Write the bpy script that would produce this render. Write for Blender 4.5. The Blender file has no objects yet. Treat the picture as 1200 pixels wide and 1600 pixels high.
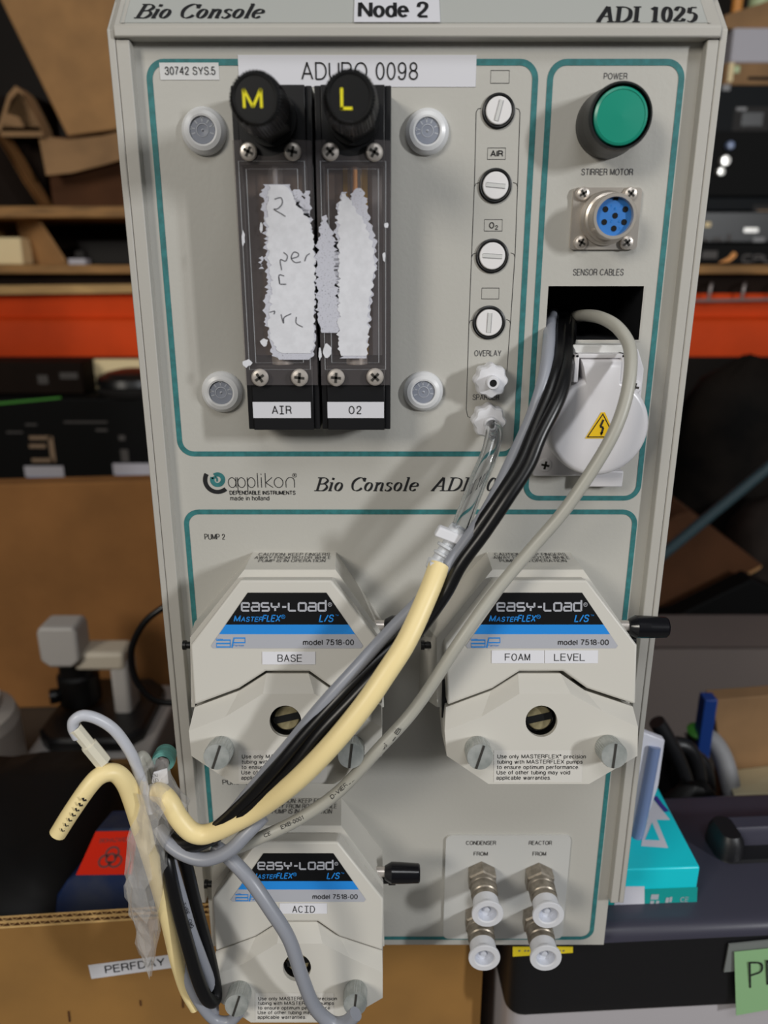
import bpy, bmesh, math, random
from mathutils import Vector, Matrix
from math import radians, sin, cos, pi, atan2

random.seed(7)
SC = bpy.context.scene
COL = SC.collection

# ---------------------------------------------------------------- camera
F = 1200.0
PITCH = radians(17.8)
D = 0.396
CZ = 1.3776
CAM = Vector((0, -D, CZ))
cam = bpy.data.cameras.new('camera')
cam.sensor_fit = 'VERTICAL'
cam.sensor_height = 36
cam.sensor_width = 27
cam.lens = 27.0
cam.clip_start = 0.01
cam.dof.use_dof = True
cam.dof.focus_distance = 0.405
cam.dof.aperture_fstop = 6.6
cam_o = bpy.data.objects.new('camera', cam)
COL.objects.link(cam_o)
cam_o.location = CAM
cam_o.rotation_euler = (pi / 2 - PITCH, 0, 0)
SC.camera = cam_o

# ---------------------------------------------------------------- light
vs = SC.view_settings
vs.view_transform = 'Standard'
vs.look = 'None'
vs.gamma = 1.0
vs.use_curve_mapping = False
vs.exposure = -0.67
SC.cycles.transparent_max_bounces = 40

world = bpy.data.worlds.new('world')
SC.world = world
world.use_nodes = True
bg = world.node_tree.nodes['Background']
bg.inputs['Color'].default_value = (0.9, 0.95, 1.0, 1)
bg.inputs['Strength'].default_value = 0.12


def area(name, loc, target, sx, sy, power, color):
    l = bpy.data.lights.new(name, 'AREA')
    l.shape = 'RECTANGLE'
    l.size = sx
    l.size_y = sy
    l.energy = power
    l.color = color
    o = bpy.data.objects.new(name, l)
    COL.objects.link(o)
    o.location = loc
    d = Vector(target) - Vector(loc)
    o.rotation_euler = d.to_track_quat('-Z', 'Y').to_euler()
    return o


area('lamp_right', (1.5, -1.3, 1.84), (0.05, 0, 1.2), 0.09, 0.25, 31, (0.97, 0.985, 1.0))
area('ceiling_lamp_left', (-1.9, -2.6, 2.7), (0, 0, 1.2), 0.9, 0.9, 74, (1.0, 0.94, 0.84))
area('ceiling_lamp_near', (0.15, -1.6, 3.2), (0, 0.1, 1.0), 1.2, 0.6, 20, (0.98, 0.99, 1.0))


# ---------------------------------------------------------------- pixels to places
def ray(px, py):
    u = (px - 600.0) / F
    v = -(py - 800.0) / F
    return Vector((u, cos(PITCH) + v * sin(PITCH), -sin(PITCH) + v * cos(PITCH)))


def at(px, py, Y=0.0):
    """point of the plane y = Y seen at a pixel of the 1200 x 1600 photo"""
    d = ray(px, py)
    return CAM + d * ((Y - CAM.y) / d.y)


def atp(px, py, P0, n):
    d = ray(px, py)
    return CAM + d * ((P0 - CAM).dot(n) / d.dot(n))


def atz(px, py, z):
    d = ray(px, py)
    return CAM + d * ((z - CAM.z) / d.z)


# ---------------------------------------------------------------- materials
M = {}


def lin(c):
    c = c / 255.0
    return c / 12.92 if c <= 0.04045 else ((c + 0.055) / 1.055) ** 2.4


def rgb(c):
    return (lin(c[0]), lin(c[1]), lin(c[2]), 1)


def mat(name, c, rough=0.5, metal=0.0, var=0.0, vscale=20, bump=0.0, bscale=200, alpha=1.0, spec=0.5, c2=None, stretch=None, coat=0.0):
    m = bpy.data.materials.new(name)
    m.use_nodes = True
    nt = m.node_tree
    b = nt.nodes['Principled BSDF']
    b.inputs['Base Color'].default_value = rgb(c)
    b.inputs['Roughness'].default_value = rough
    b.inputs['Metallic'].default_value = metal
    b.inputs['Specular IOR Level'].default_value = spec
    b.inputs['Coat Weight'].default_value = coat
    tc = nt.nodes.new('ShaderNodeTexCoord')
    src = tc.outputs['Object']
    if stretch:
        mp = nt.nodes.new('ShaderNodeMapping')
        mp.inputs['Scale'].default_value = stretch
        nt.links.new(src, mp.inputs['Vector'])
        src = mp.outputs['Vector']
    if var or c2:
        n = nt.nodes.new('ShaderNodeTexNoise')
        n.inputs['Scale'].default_value = vscale
        n.inputs['Detail'].default_value = 5
        nt.links.new(src, n.inputs['Vector'])
        r = nt.nodes.new('ShaderNodeValToRGB')
        r.color_ramp.elements[0].position = 0.35
        r.color_ramp.elements[1].position = 0.65
        if c2 is None:
            r.color_ramp.elements[0].color = rgb([max(0, x * (1 - var)) for x in c])
            r.color_ramp.elements[1].color = rgb([min(255, x * (1 + var)) for x in c])
        else:
            r.color_ramp.elements[0].color = rgb(c)
            r.color_ramp.elements[1].color = rgb(c2)
        nt.links.new(n.outputs['Fac'], r.inputs['Fac'])
        nt.links.new(r.outputs['Color'], b.inputs['Base Color'])
    if bump:
        n2 = nt.nodes.new('ShaderNodeTexNoise')
        n2.inputs['Scale'].default_value = bscale
        n2.inputs['Detail'].default_value = 3
        nt.links.new(src, n2.inputs['Vector'])
        bp = nt.nodes.new('ShaderNodeBump')
        bp.inputs['Strength'].default_value = bump
        bp.inputs['Distance'].default_value = 0.001
        nt.links.new(n2.outputs['Fac'], bp.inputs['Height'])
        nt.links.new(bp.outputs['Normal'], b.inputs['Normal'])
    if alpha < 1.0:
        b.inputs['Alpha'].default_value = alpha
    M[name] = m
    return m


def mat_clear(name, tint=(255, 255, 255), gloss=0.12, rough=0.05, film=0.0, filmc=(255, 255, 255)):
    """thin clear plastic: see-through, with a glossy reflection and a milky film"""
    m = bpy.data.materials.new(name)
    m.use_nodes = True
    nt = m.node_tree
    nt.nodes.clear()
    out = nt.nodes.new('ShaderNodeOutputMaterial')
    tr = nt.nodes.new('ShaderNodeBsdfTransparent')
    tr.inputs['Color'].default_value = rgb(tint)
    gl = nt.nodes.new('ShaderNodeBsdfGlossy')
    gl.inputs['Roughness'].default_value = rough
    df = nt.nodes.new('ShaderNodeBsdfDiffuse')
    df.inputs['Color'].default_value = rgb(filmc)
    fr = nt.nodes.new('ShaderNodeLayerWeight')
    fr.inputs['Blend'].default_value = gloss
    m1 = nt.nodes.new('ShaderNodeMixShader')
    m1.inputs['Fac'].default_value = film
    nt.links.new(tr.outputs[0], m1.inputs[1])
    nt.links.new(df.outputs[0], m1.inputs[2])
    m2 = nt.nodes.new('ShaderNodeMixShader')
    nt.links.new(fr.outputs['Facing'], m2.inputs['Fac'])
    nt.links.new(m1.outputs[0], m2.inputs[1])
    nt.links.new(gl.outputs[0], m2.inputs[2])
    nt.links.new(m2.outputs[0], out.inputs['Surface'])
    M[name] = m
    return m


def mat_fibre(name, c, lo, hi, scale=900):
    """torn paper residue: fibres with gaps between them"""
    m = mat(name, c, 0.9)
    nt = m.node_tree
    b = nt.nodes['Principled BSDF']
    tc = nt.nodes.new('ShaderNodeTexCoord')
    n = nt.nodes.new('ShaderNodeTexNoise')
    n.inputs['Scale'].default_value = scale
    n.inputs['Detail'].default_value = 6
    n.inputs['Roughness'].default_value = 0.7
    nt.links.new(tc.outputs['Object'], n.inputs['Vector'])
    r = nt.nodes.new('ShaderNodeValToRGB')
    r.color_ramp.elements[0].position = lo
    r.color_ramp.elements[1].position = hi
    r.color_ramp.elements[0].color = (0, 0, 0, 1)
    r.color_ramp.elements[1].color = (1, 1, 1, 1)
    nt.links.new(n.outputs['Fac'], r.inputs['Fac'])
    nt.links.new(r.outputs['Color'], b.inputs['Alpha'])
    return m


mat('panel', (188, 186, 179), 0.55, bump=0.10, bscale=420)
mat('cabinet', (184, 181, 174), 0.5, bump=0.05, bscale=500)
mat('insert', (182, 184, 180), 0.25)
mat('teal', (48, 116, 118), 0.6, var=0.08, vscale=300)
mat('ink', (24, 24, 27), 0.6)
mat('grey_ink', (84, 84, 86), 0.6)
mat('label', (220, 220, 226), 0.35)
mat('label_film', (214, 214, 214), 0.35)
mat('black_anod', (15, 15, 18), 0.42)
mat('black_plastic', (12, 12, 13), 0.38)
mat('black_gloss', (16, 16, 20), 0.2)
mat('black_rubber', (24, 24, 26), 0.42)
mat('dark_hole', (8, 8, 9), 0.9)
mat('port_liner', (26, 27, 30), 0.5)
mat('steel', (214, 206, 198), 0.35, 0.55)
mat('nickel', (206, 198, 188), 0.32, 0.6)
mat('zinc', (188, 191, 188), 0.4, 0.35, c2=(158, 163, 160), vscale=160)
mat('clear_label', (213, 210, 204), 0.35)
mat('brass', (190, 178, 140), 0.35, 0.6, c2=(150, 138, 104), vscale=200)
mat('groove', (60, 58, 54), 0.6, 0.3)
mat('yellow_paint', (238, 226, 20), 0.5)
mat('green_cap', (28, 146, 122), 0.3)
mat('blue_insert', (54, 122, 200), 0.4)
mat('white_plastic', (226, 226, 230), 0.35)
mat('white_button', (236, 234, 234), 0.35)
mat('outlet_white', (220, 218, 221), 0.3)
mat('outlet_grey', (214, 214, 212), 0.4)
mat('silicone', (236, 237, 239), 0.3, alpha=0.85)
mat('silicone_grey', (140, 145, 158), 0.4)
mat('silicone_mark', (178, 182, 190), 0.45)
mat('cap_white', (230, 231, 236), 0.35, alpha=0.88)
mat('cap_deep', (206, 209, 218), 0.4)
mat('nickel_dark', (158, 149, 136), 0.38, 0.65, c2=(130, 122, 110), vscale=260)
mat('ivory', (206, 203, 195), 0.42)
mat('ivory_side', (204, 201, 193), 0.48)
mat('plate_black', (14, 14, 16), 0.3)
mat('plate_blue', (40, 140, 226), 0.3)
mat('plate_silver', (178, 180, 188), 0.3)
mat('lab_white', (226, 226, 232), 0.4)
mat('warning', (240, 196, 30), 0.4)
mat('coupling_plate', (200, 200, 197), 0.5)
mat('cable_grey', (150, 153, 162), 0.36)
mat('cable_beige', (176, 174, 164), 0.42)
mat('cable_black', (14, 14, 16), 0.34)
mat('cream', (252, 230, 170), 0.42)
mat('cream_flat', (214, 205, 170), 0.4)
mat('luer_clear', (226, 229, 234), 0.25, alpha=0.85)
mat('connector_cream', (228, 222, 202), 0.4)
mat('connector_teal', (108, 172, 162), 0.45)
mat_clear('shield', (252, 250, 249), 0.06, 0.12, 0.10, (166, 160, 162))  # grey film colours in the reflection on the clear shield
gm_ = mat('clear_tube', (236, 238, 240), 0.06)
gm_.node_tree.nodes['Principled BSDF'].inputs['Transmission Weight'].default_value = 1.0
gm_.node_tree.nodes['Principled BSDF'].inputs['IOR'].default_value = 1.38
mat_clear('tape', (253, 252, 251), 0.14, 0.2, 0.20, (255, 254, 252))
mat_clear('glass_tube', (248, 246, 244), 0.2, 0.05, 0.08)
mat('scale_brown', (112, 96, 84), 0.4)
mat('scale_grey', (176, 178, 186), 0.4)
mat('scale_yellow', (244, 200, 50), 0.4)
mat('scale_orange', (250, 168, 60), 0.4)
mat('paper', (222, 223, 229), 0.85, var=0.02, vscale=300)
mat_fibre('paper_fibre', (202, 203, 214), 0.26, 0.44, 1300)
mat('pencil', (90, 90, 96), 0.7)
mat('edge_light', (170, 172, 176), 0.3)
# surroundings
mat('cardboard', (168, 126, 80), 0.85, var=0.05, vscale=14, bump=0.05, bscale=90)
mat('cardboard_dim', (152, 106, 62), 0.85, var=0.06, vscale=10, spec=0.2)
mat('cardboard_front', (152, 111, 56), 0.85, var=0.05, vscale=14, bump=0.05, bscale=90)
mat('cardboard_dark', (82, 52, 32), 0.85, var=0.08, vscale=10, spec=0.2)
mat('cardboard_grey', (148, 114, 78), 0.85, var=0.08, vscale=12)
mat('flute', (206, 168, 108), 0.85, var=0.06, vscale=120)
mat('wood', (152, 112, 66), 0.75, var=0.15, vscale=14, stretch=(1, 8, 10))
mat('wood_pale', (186, 150, 98), 0.75, var=0.10, vscale=14, stretch=(1, 8, 10))
mat('orange', (212, 72, 26), 0.6, var=0.06, vscale=6, spec=0.1)
mat('wire', (150, 140, 136), 0.4, 0.5)
mat('dark_case', (12, 12, 12), 0.6, spec=0.12)
mat('dark_brown', (32, 23, 18), 0.75, var=0.12, vscale=9, spec=0.1)
mat('dark_navy', (11, 15, 19), 0.55, spec=0.15)
mat('dark_grey', (40, 38, 37), 0.55, spec=0.2)
mat('mark_tan', (140, 116, 92), 0.6)
mat('mark_grey', (140, 140, 142), 0.5)
mat('mark_dim', (74, 70, 68), 0.6)
mat('silver_bright', (215, 212, 206), 0.25, 0.6)
mat('swoosh', (224, 150, 70), 0.5)
mat('white_box', (184, 181, 189), 0.5)
mat('cream_box', (240, 218, 170), 0.6)
mat('instr_grey', (186, 182, 178), 0.5)
mat('instr_cream', (206, 196, 178), 0.5)
mat('red_mark', (176, 40, 36), 0.5)
mat('canister', (190, 182, 174), 0.5)
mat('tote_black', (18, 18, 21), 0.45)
mat('tote_lid_lit', (62, 61, 74), 0.34)  # lid paler than the black rim: lamp sheen put into the colour
mat('lead_grey', (200, 202, 210), 0.36)
mat('boot_grey', (128, 120, 116), 0.5)
mat('tote_grey', (184, 180, 184), 0.5)
mat('bin_taupe', (108, 98, 93), 0.55)
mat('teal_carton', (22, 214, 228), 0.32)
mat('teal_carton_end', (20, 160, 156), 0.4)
mat('purple', (70, 60, 150), 0.5)
mat('packet_white', (218, 218, 228), 0.3)
mat('packet_blue', (120, 138, 178), 0.3)
mat('sticky', (142, 184, 134), 0.7)
mat('holder', (120, 124, 122), 0.4)
mat('bag_blue', (16, 38, 80), 0.6, c2=(58, 64, 82), vscale=28, spec=0.2)
mat('hazard_red', (224, 42, 16), 0.75, spec=0.15)
mat('hazard_ink', (96, 22, 18), 0.5)
mat('black_bag', (17, 16, 16), 0.55, bump=0.4, bscale=30, spec=0.3)
mat('teal_pole', (54, 74, 80), 0.4)
mat('bundle', (22, 18, 15), 0.75, var=0.5, vscale=10, bump=1.0, bscale=14, spec=0.12)
mat('bundle_grey', (48, 41, 37), 0.7, var=0.25, vscale=16, bump=0.8, bscale=30, spec=0.12)
mat('blue_folder', (22, 58, 128), 0.45)
mat('green_bit', (70, 150, 50), 0.5)
mat('yellow_label', (232, 208, 40), 0.5)
mat('bench', (70, 62, 54), 0.6, var=0.1, vscale=8)
mat('concrete', (112, 108, 104), 0.7, var=0.06, vscale=3)
mat('wall', (52, 46, 42), 0.85, var=0.04, vscale=2)
mat('upright', (40, 66, 110), 0.5)
mat('pale_green', (190, 206, 160), 0.5)


# ---------------------------------------------------------------- mesh builder
ORG = {}


class MB:
    def __init__(s):
        s.v = []
        s.f = []
        s.m = []

    def add(s, vs_, fs, m):
        o = len(s.v)
        s.v += [Vector(p) for p in vs_]
        for f in fs:
            s.f.append([i + o for i in f])
            s.m.append(m)
        return s

    def poly(s, pts, m):
        return s.add(pts, [list(range(len(pts)))], m)

    def box(s, lo, hi, m):
        x0, y0, z0 = lo
        x1, y1, z1 = hi
        if x0 > x1: x0, x1 = x1, x0
        if y0 > y1: y0, y1 = y1, y0
        if z0 > z1: z0, z1 = z1, z0
        vs_ = [(x0, y0, z0), (x1, y0, z0), (x1, y1, z0), (x0, y1, z0), (x0, y0, z1), (x1, y0, z1), (x1, y1, z1), (x0, y1, z1)]
        fs = [(0, 3, 2, 1), (4, 5, 6, 7), (0, 1, 5, 4), (1, 2, 6, 5), (2, 3, 7, 6), (3, 0, 4, 7)]
        return s.add(vs_, fs, m)

    def obox(s, c, ax, ay, az, m):
        """box from centre and three half axes"""
        c, ax, ay, az = Vector(c), Vector(ax), Vector(ay), Vector(az)
        vs_ = [c + ax * i + ay * j + az * k for k in (-1, 1) for (i, j) in ((-1, -1), (1, -1), (1, 1), (-1, 1))]
        fs = [(0, 3, 2, 1), (4, 5, 6, 7), (0, 1, 5, 4), (1, 2, 6, 5), (2, 3, 7, 6), (3, 0, 4, 7)]
        return s.add(vs_, fs, m)

    def loft(s, rings, m, cap0=True, cap1=True, closed=True):
        n = len(rings[0])
        vs_ = [p for r in rings for p in r]
        fs = []
        for k in range(len(rings) - 1):
            for i in range(n if closed else n - 1):
                j = (i + 1) % n
                fs.append((k * n + i, k * n + j, (k + 1) * n + j, (k + 1) * n + i))
        if cap0:
            fs.append(tuple(range(n))[::-1])
        if cap1:
            fs.append(tuple(range((len(rings) - 1) * n, len(rings) * n)))
        return s.add(vs_, fs, m)

    def prism(s, pts, vec, m):
        vec = Vector(vec)
        return s.loft([[Vector(p) for p in pts], [Vector(p) + vec for p in pts]], m)

    def lathe(s, prof, org, dirv, m, seg=32, mod=None, cap0=False, cap1=False):
        """prof: list of (radius, height along dirv[, material])"""
        d = Vector(dirv).normalized()
        a = d.cross(Vector((0, 0, 1)))
        if a.length < 1e-3:
            a = Vector((1, 0, 0))
        a.normalize()
        b = a.cross(d).normalized()
        org = Vector(org)
        rings = []
        for k, p in enumerate(prof):
            r, h = p[0], p[1]
            ring = []
            for i in range(seg):
                t = 2 * pi * i / seg
                rr = r * (mod(t, k) if mod else 1.0)
                ring.append(org + d * h + (a * cos(t) + b * sin(t)) * rr)
            rings.append(ring)
        for k in range(len(rings) - 1):
            mm = prof[k + 1][2] if len(prof[k + 1]) > 2 else m
            s.loft([rings[k], rings[k + 1]], mm, False, False)
        if cap0:
            s.poly(rings[0], m)
        if cap1:
            s.poly(rings[-1], prof[-1][2] if len(prof[-1]) > 2 else m)
        return s

    def tube(s, pts, r, m, seg=14, sub=6, cap=True, flat=None):
        """pts: 3D control points; r: radius or list of radii"""
        P = [Vector(p) for p in pts]
        rr = r if isinstance(r, (list, tuple)) else [r] * len(P)
        C, R = [], []
        n = len(P)
        for i in range(n - 1):
            p0 = P[i - 1] if i else P[0] * 2 - P[1]
            p3 = P[i + 2] if i + 2 < n else P[n - 1] * 2 - P[n - 2]
            p1, p2 = P[i], P[i + 1]
            for k in range(sub):
                t = k / sub
                C.append(0.5 * (2 * p1 + (p2 - p0) * t + (2 * p0 - 5 * p1 + 4 * p2 - p3) * t * t + (3 * p1 - p0 - 3 * p2 + p3) * t ** 3))
                R.append(rr[i] * (1 - t) + rr[i + 1] * t)
        C.append(P[-1])
        R.append(rr[-1])
        rings = []
        T = (C[1] - C[0]).normalized()
        a = T.cross(Vector((0, 1, 0)))
        if a.length < 1e-3:
            a = T.cross(Vector((1, 0, 0)))
        a.normalize()
        for i, c in enumerate(C):
            T = (C[min(i + 1, len(C) - 1)] - C[max(i - 1, 0)]).normalized()
            a = (a - T * a.dot(T)).normalized()
            b = T.cross(a)
            ring = []
            for k in range(seg):
                t = 2 * pi * k / seg
                q = (a * cos(t) + b * sin(t)) * R[i]
                if flat:
                    q.y *= flat
                ring.append(c + q)
            rings.append(ring)
        return s.loft(rings, m, cap, cap)

    def holed(s, outer, holes, m, nrm):
        bm = bmesh.new()
        es = []
        for loop in [outer] + holes:
            vv = [bm.verts.new(p) for p in loop]
            es += [bm.edges.new((vv[i], vv[(i + 1) % len(vv)])) for i in range(len(vv))]
        bmesh.ops.triangle_fill(bm, use_beauty=True, use_dissolve=False, edges=es, normal=nrm)
        bm.verts.index_update()
        s.add([v.co.copy() for v in bm.verts], [[v.index for v in f.verts] for f in bm.faces], m)
        bm.free()
        return s

    def build(s, name, parent=None, bevel=0.0, bseg=2, origin=None, label=None, flat=False, sharp=38):
        if parent is not None:
            o0 = ORG[parent.name]
        else:
            o0 = Vector(origin) if origin is not None else sum(s.v, Vector()) / max(1, len(s.v))
        me = bpy.data.meshes.new(name)
        me.from_pydata([tuple(p - o0) for p in s.v], [], s.f)
        names = []
        for m in s.m:
            if m not in names:
                names.append(m)
        for m in names:
            me.materials.append(M[m])
        idx = {m: i for i, m in enumerate(names)}
        me.polygons.foreach_set('material_index', [idx[m] for m in s.m])
        me.validate()
        me.update()
        if not flat:
            me.polygons.foreach_set('use_smooth', [True] * len(me.polygons))
            me.set_sharp_from_angle(angle=radians(sharp))
        o = bpy.data.objects.new(name, me)
        COL.objects.link(o)
        if parent is not None:
            o.parent = parent
        else:
            o.location = o0
        ORG[o.name] = o0
        if bevel:
            bv = o.modifiers.new('bevel', 'BEVEL')
            bv.width = bevel
            bv.segments = bseg
            bv.limit_method = 'ANGLE'
            bv.angle_limit = radians(40)
        if label:
            o['label'] = label
        return o


def thing(name, label, cat, loc, group=None):
    o = bpy.data.objects.new(name, None)
    COL.objects.link(o)
    o.empty_display_size = 0.02
    o.location = loc
    ORG[o.name] = Vector(loc)
    return tag(o, label, cat, group)


def tag(o, label, cat, group=None):
    o['label'] = label
    o['category'] = cat
    if group:
        o['group'] = group
    return o


def struct(o):
    o['kind'] = 'structure'
    return o


# ---------------------------------------------------------------- writing
EPS = 0.00022


def ell(cx, cy, rx, ry, a0=0, a1=360, n=24):
    return [(cx + rx * cos(radians(a0 + (a1 - a0) * i / n)), cy + ry * sin(radians(a0 + (a1 - a0) * i / n))) for i in range(n + 1)]


def smooth2(pts, sub=6):
    P = [Vector((p[0], p[1], 0)) for p in pts]
    n = len(P)
    out = []
    for i in range(n - 1):
        p0 = P[i - 1] if i else P[0] * 2 - P[1]
        p3 = P[i + 2] if i + 2 < n else P[-1] * 2 - P[-2]
        p1, p2 = P[i], P[i + 1]
        for k in range(sub):
            t = k / sub
            out.append(0.5 * (2 * p1 + (p2 - p0) * t + (2 * p0 - 5 * p1 + 4 * p2 - p3) * t * t + (3 * p1 - p0 - 3 * p2 + p3) * t ** 3))
    out.append(P[-1])
    return [(p.x, p.y) for p in out]


def arc(cx, cy, rx, ry, a0, a1):
    return ell(cx, cy, rx, ry, a0, a1, 12)


S2 = smooth2
# a plain grotesque alphabet drawn with one line weight: (width, strokes)
SANS = {
    'A': (.74, [[(0, 0), (.37, 1), (.74, 0)], [(.13, .34), (.61, .34)]]),
    'B': (.64, [[(0, 0), (0, 1), (.36, 1)] + arc(.36, .76, .24, .24, 90, -90) + [(0, .52)], [(.36, .52)] + arc(.38, .26, .26, .26, 90, -90) + [(0, 0)]]),
    'C': (.74, [arc(.38, .5, .38, .5, 38, 322)]),
    'D': (.70, [[(0, 0), (0, 1), (.30, 1)] + arc(.30, .5, .40, .5, 90, -90) + [(0, 0)]]),
    'E': (.58, [[(.58, 1), (0, 1), (0, 0), (.58, 0)], [(0, .53), (.54, .53)]]),
    'F': (.54, [[(.54, 1), (0, 1), (0, 0)], [(0, .52), (.48, .52)]]),
    'G': (.78, [arc(.39, .5, .39, .5, 40, 345), [(.44, .44), (.77, .44), (.77, 0)]]),
    'H': (.66, [[(0, 0), (0, 1)], [(.66, 0), (.66, 1)], [(0, .53), (.66, .53)]]),
    'I': (.0, [[(0, 0), (0, 1)]]),
    'K': (.66, [[(0, 0), (0, 1)], [(.63, 1), (0, .36)], [(.24, .6), (.66, 0)]]),
    'L': (.50, [[(0, 1), (0, 0), (.50, 0)]]),
    'M': (.78, [[(0, 0), (0, 1)], [(0, 1), (.39, .05)], [(.39, .05), (.78, 1)], [(.78, 1), (.78, 0)]]),
    'N': (.66, [[(0, 0), (0, 1)], [(0, 1), (.66, 0)], [(.66, 0), (.66, 1)]]),
    'O': (.80, [ell(.40, .5, .40, .5)]),
    'P': (.60, [[(0, 0), (0, 1), (.34, 1)] + arc(.34, .73, .26, .27, 90, -90) + [(0, .46)]]),
    'R': (.66, [[(0, 0), (0, 1), (.37, 1)] + arc(.37, .75, .25, .25, 90, -90) + [(0, .50)], [(.34, .50), (.55, .40), (.60, .2), (.66, 0)]]),
    'S': (.62, [S2([(.60, .76), (.50, .95), (.30, 1), (.10, .92), (.05, .74), (.14, .58), (.32, .52), (.52, .44), (.60, .26), (.52, .07), (.30, 0), (.10, .07), (.01, .26)])]),
    'T': (.66, [[(0, 1), (.66, 1)], [(.33, 1), (.33, 0)]]),
    'U': (.64, [[(0, 1), (0, .32)] + arc(.32, .32, .32, .32, 180, 360) + [(.64, 1)]]),
    'V': (.70, [[(0, 1), (.35, 0), (.70, 1)]]),
    'W': (1.02, [[(0, 1), (.26, 0), (.51, 1), (.76, 0), (1.02, 1)]]),
    'X': (.68, [[(0, 0), (.68, 1)], [(0, 1), (.68, 0)]]),
    'Y': (.68, [[(0, 1), (.34, .42), (.68, 1)], [(.34, .42), (.34, 0)]]),
    'Z': (.62, [[(.02, 1), (.60, 1), (0, 0), (.62, 0)]]),
    '0': (.52, [ell(.26, .5, .26, .5)]),
    '1': (.26, [[(.26, 0), (.26, 1), (.18, .88), (0, .78)]]),
    '2': (.54, [S2([(.02, .68), (.08, .92), (.28, 1), (.48, .9), (.50, .68), (.34, .42), (.10, .18), (.02, 0)]), [(.01, 0), (.54, 0)]]),
    '3': (.54, [S2([(.03, .76), (.12, .96), (.28, 1), (.46, .9), (.46, .66), (.36, .55), (.22, .53)]), S2([(.22, .53), (.44, .46), (.52, .28), (.44, .06), (.26, 0), (.08, .06), (.01, .26)])]),
    '4': (.56, [[(.42, 0), (.42, 1), (0, .32), (.56, .32)]]),
    '5': (.54, [[(.48, 1), (.10, 1), (.04, .48)], S2([(.04, .48), (.14, .60), (.30, .64), (.48, .52), (.52, .30), (.42, .06), (.24, 0), (.08, .06), (.01, .24)])]),
    '6': (.54, [ell(.27, .31, .26, .31), S2([(.02, .28), (.04, .66), (.14, .94), (.32, 1), (.45, .94), (.50, .8)])]),
    '7': (.52, [[(0, 1), (.52, 1)], S2([(.52, 1), (.34, .66), (.20, .3), (.16, 0)])]),
    '8': (.54, [ell(.27, .76, .22, .24), ell(.27, .26, .27, .26)]),
    '9': (.54, [ell(.26, .69, .25, .31), S2([(.51, .72), (.50, .34), (.40, .06), (.22, 0), (.08, .06), (.03, .2)])]),
    'a': (.48, [S2([(.04, .54), (.12, .69), (.25, .72), (.41, .66), (.44, .5)]), [(.44, .52), (.44, .1), (.50, .0)], S2([(.44, .44), (.22, .40), (.04, .32), (.02, .14), (.14, 0), (.30, .03), (.44, .18)])]),
    'b': (.48, [[(0, 0), (0, 1)], ell(.24, .36, .24, .36)]),
    'c': (.44, [arc(.23, .36, .23, .36, 42, 318)]),
    'd': (.48, [[(.48, 0), (.48, 1)], ell(.24, .36, .24, .36)]),
    'e': (.48, [[(.02, .38), (.47, .38)] + arc(.24, .36, .24, .36, 4, 318)]),
    'f': (.26, [S2([(.28, .98), (.16, .98), (.12, .86), (.12, .7)]), [(.12, .74), (.12, 0)], [(0, .70), (.26, .70)]]),
    'g': (.48, [ell(.24, .36, .24, .36), [(.48, .72), (.48, .0)], S2([(.48, .02), (.44, -.2), (.24, -.27), (.04, -.17)])]),
    'h': (.44, [[(0, 0), (0, 1)], S2([(0, .46), (.08, .66), (.24, .72), (.40, .64), (.44, .46)]), [(.44, .48), (.44, 0)]]),
    'i': (.0, [[(0, 0), (0, .72)], [(0, .88), (0, 1)]]),
    'k': (.42, [[(0, 0), (0, 1)], [(.40, .72), (0, .28)], [(.15, .44), (.42, 0)]]),
    'l': (.0, [[(0, 0), (0, 1)]]),
    'm': (.74, [[(0, 0), (0, .72)], S2([(0, .48), (.08, .66), (.20, .72), (.33, .65), (.37, .48)]), [(.37, .5), (.37, 0)], S2([(.37, .48), (.45, .66), (.57, .72), (.70, .65), (.74, .48)]), [(.74, .5), (.74, 0)]]),
    'n': (.44, [[(0, 0), (0, .72)], S2([(0, .46), (.08, .66), (.24, .72), (.40, .64), (.44, .46)]), [(.44, .48), (.44, 0)]]),
    'o': (.50, [ell(.25, .36, .25, .36)]),
    'p': (.48, [[(0, -.27), (0, .72)], ell(.24, .36, .24, .36)]),
    'r': (.26, [[(0, 0), (0, .72)], S2([(0, .42), (.06, .62), (.16, .71), (.28, .71)])]),
    's': (.42, [S2([(.40, .53), (.32, .69), (.20, .72), (.07, .66), (.05, .52), (.20, .40), (.38, .31), (.41, .16), (.32, .02), (.18, 0), (.05, .05), (.01, .2)])]),
    't': (.26, [[(.11, .92), (.11, .12), (.17, .01), (.27, .01)], [(0, .70), (.26, .70)]]),
    'u': (.44, [[(.44, .72), (.44, 0)], [(0, .72), (0, .26)], S2([(0, .28), (.04, .08), (.20, 0), (.36, .06), (.44, .26)])]),
    'v': (.46, [[(0, .72), (.23, 0), (.46, .72)]]),
    'w': (.70, [[(0, .72), (.18, 0), (.35, .70), (.52, 0), (.70, .72)]]),
    'y': (.46, [[(0, .72), (.23, .02)], [(.46, .72), (.18, -.14), (.10, -.26), (0, -.26)]]),
    '.': (.0, [[(0, 0), (0, .09)]]),
    ':': (.0, [[(0, 0), (0, .11)], [(0, .5), (0, .61)]]),
    '-': (.26, [[(0, .38), (.26, .38)]]),
    '/': (.34, [[(0, 0), (.34, 1)]]),
    '®': (.30, [ell(.15, .85, .15, .15), [(.1, .78), (.1, .93)], [(.1, .93), (.2, .9)], [(.12, .86), (.2, .78)]]),
    ' ': (.20, []),
}


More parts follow.
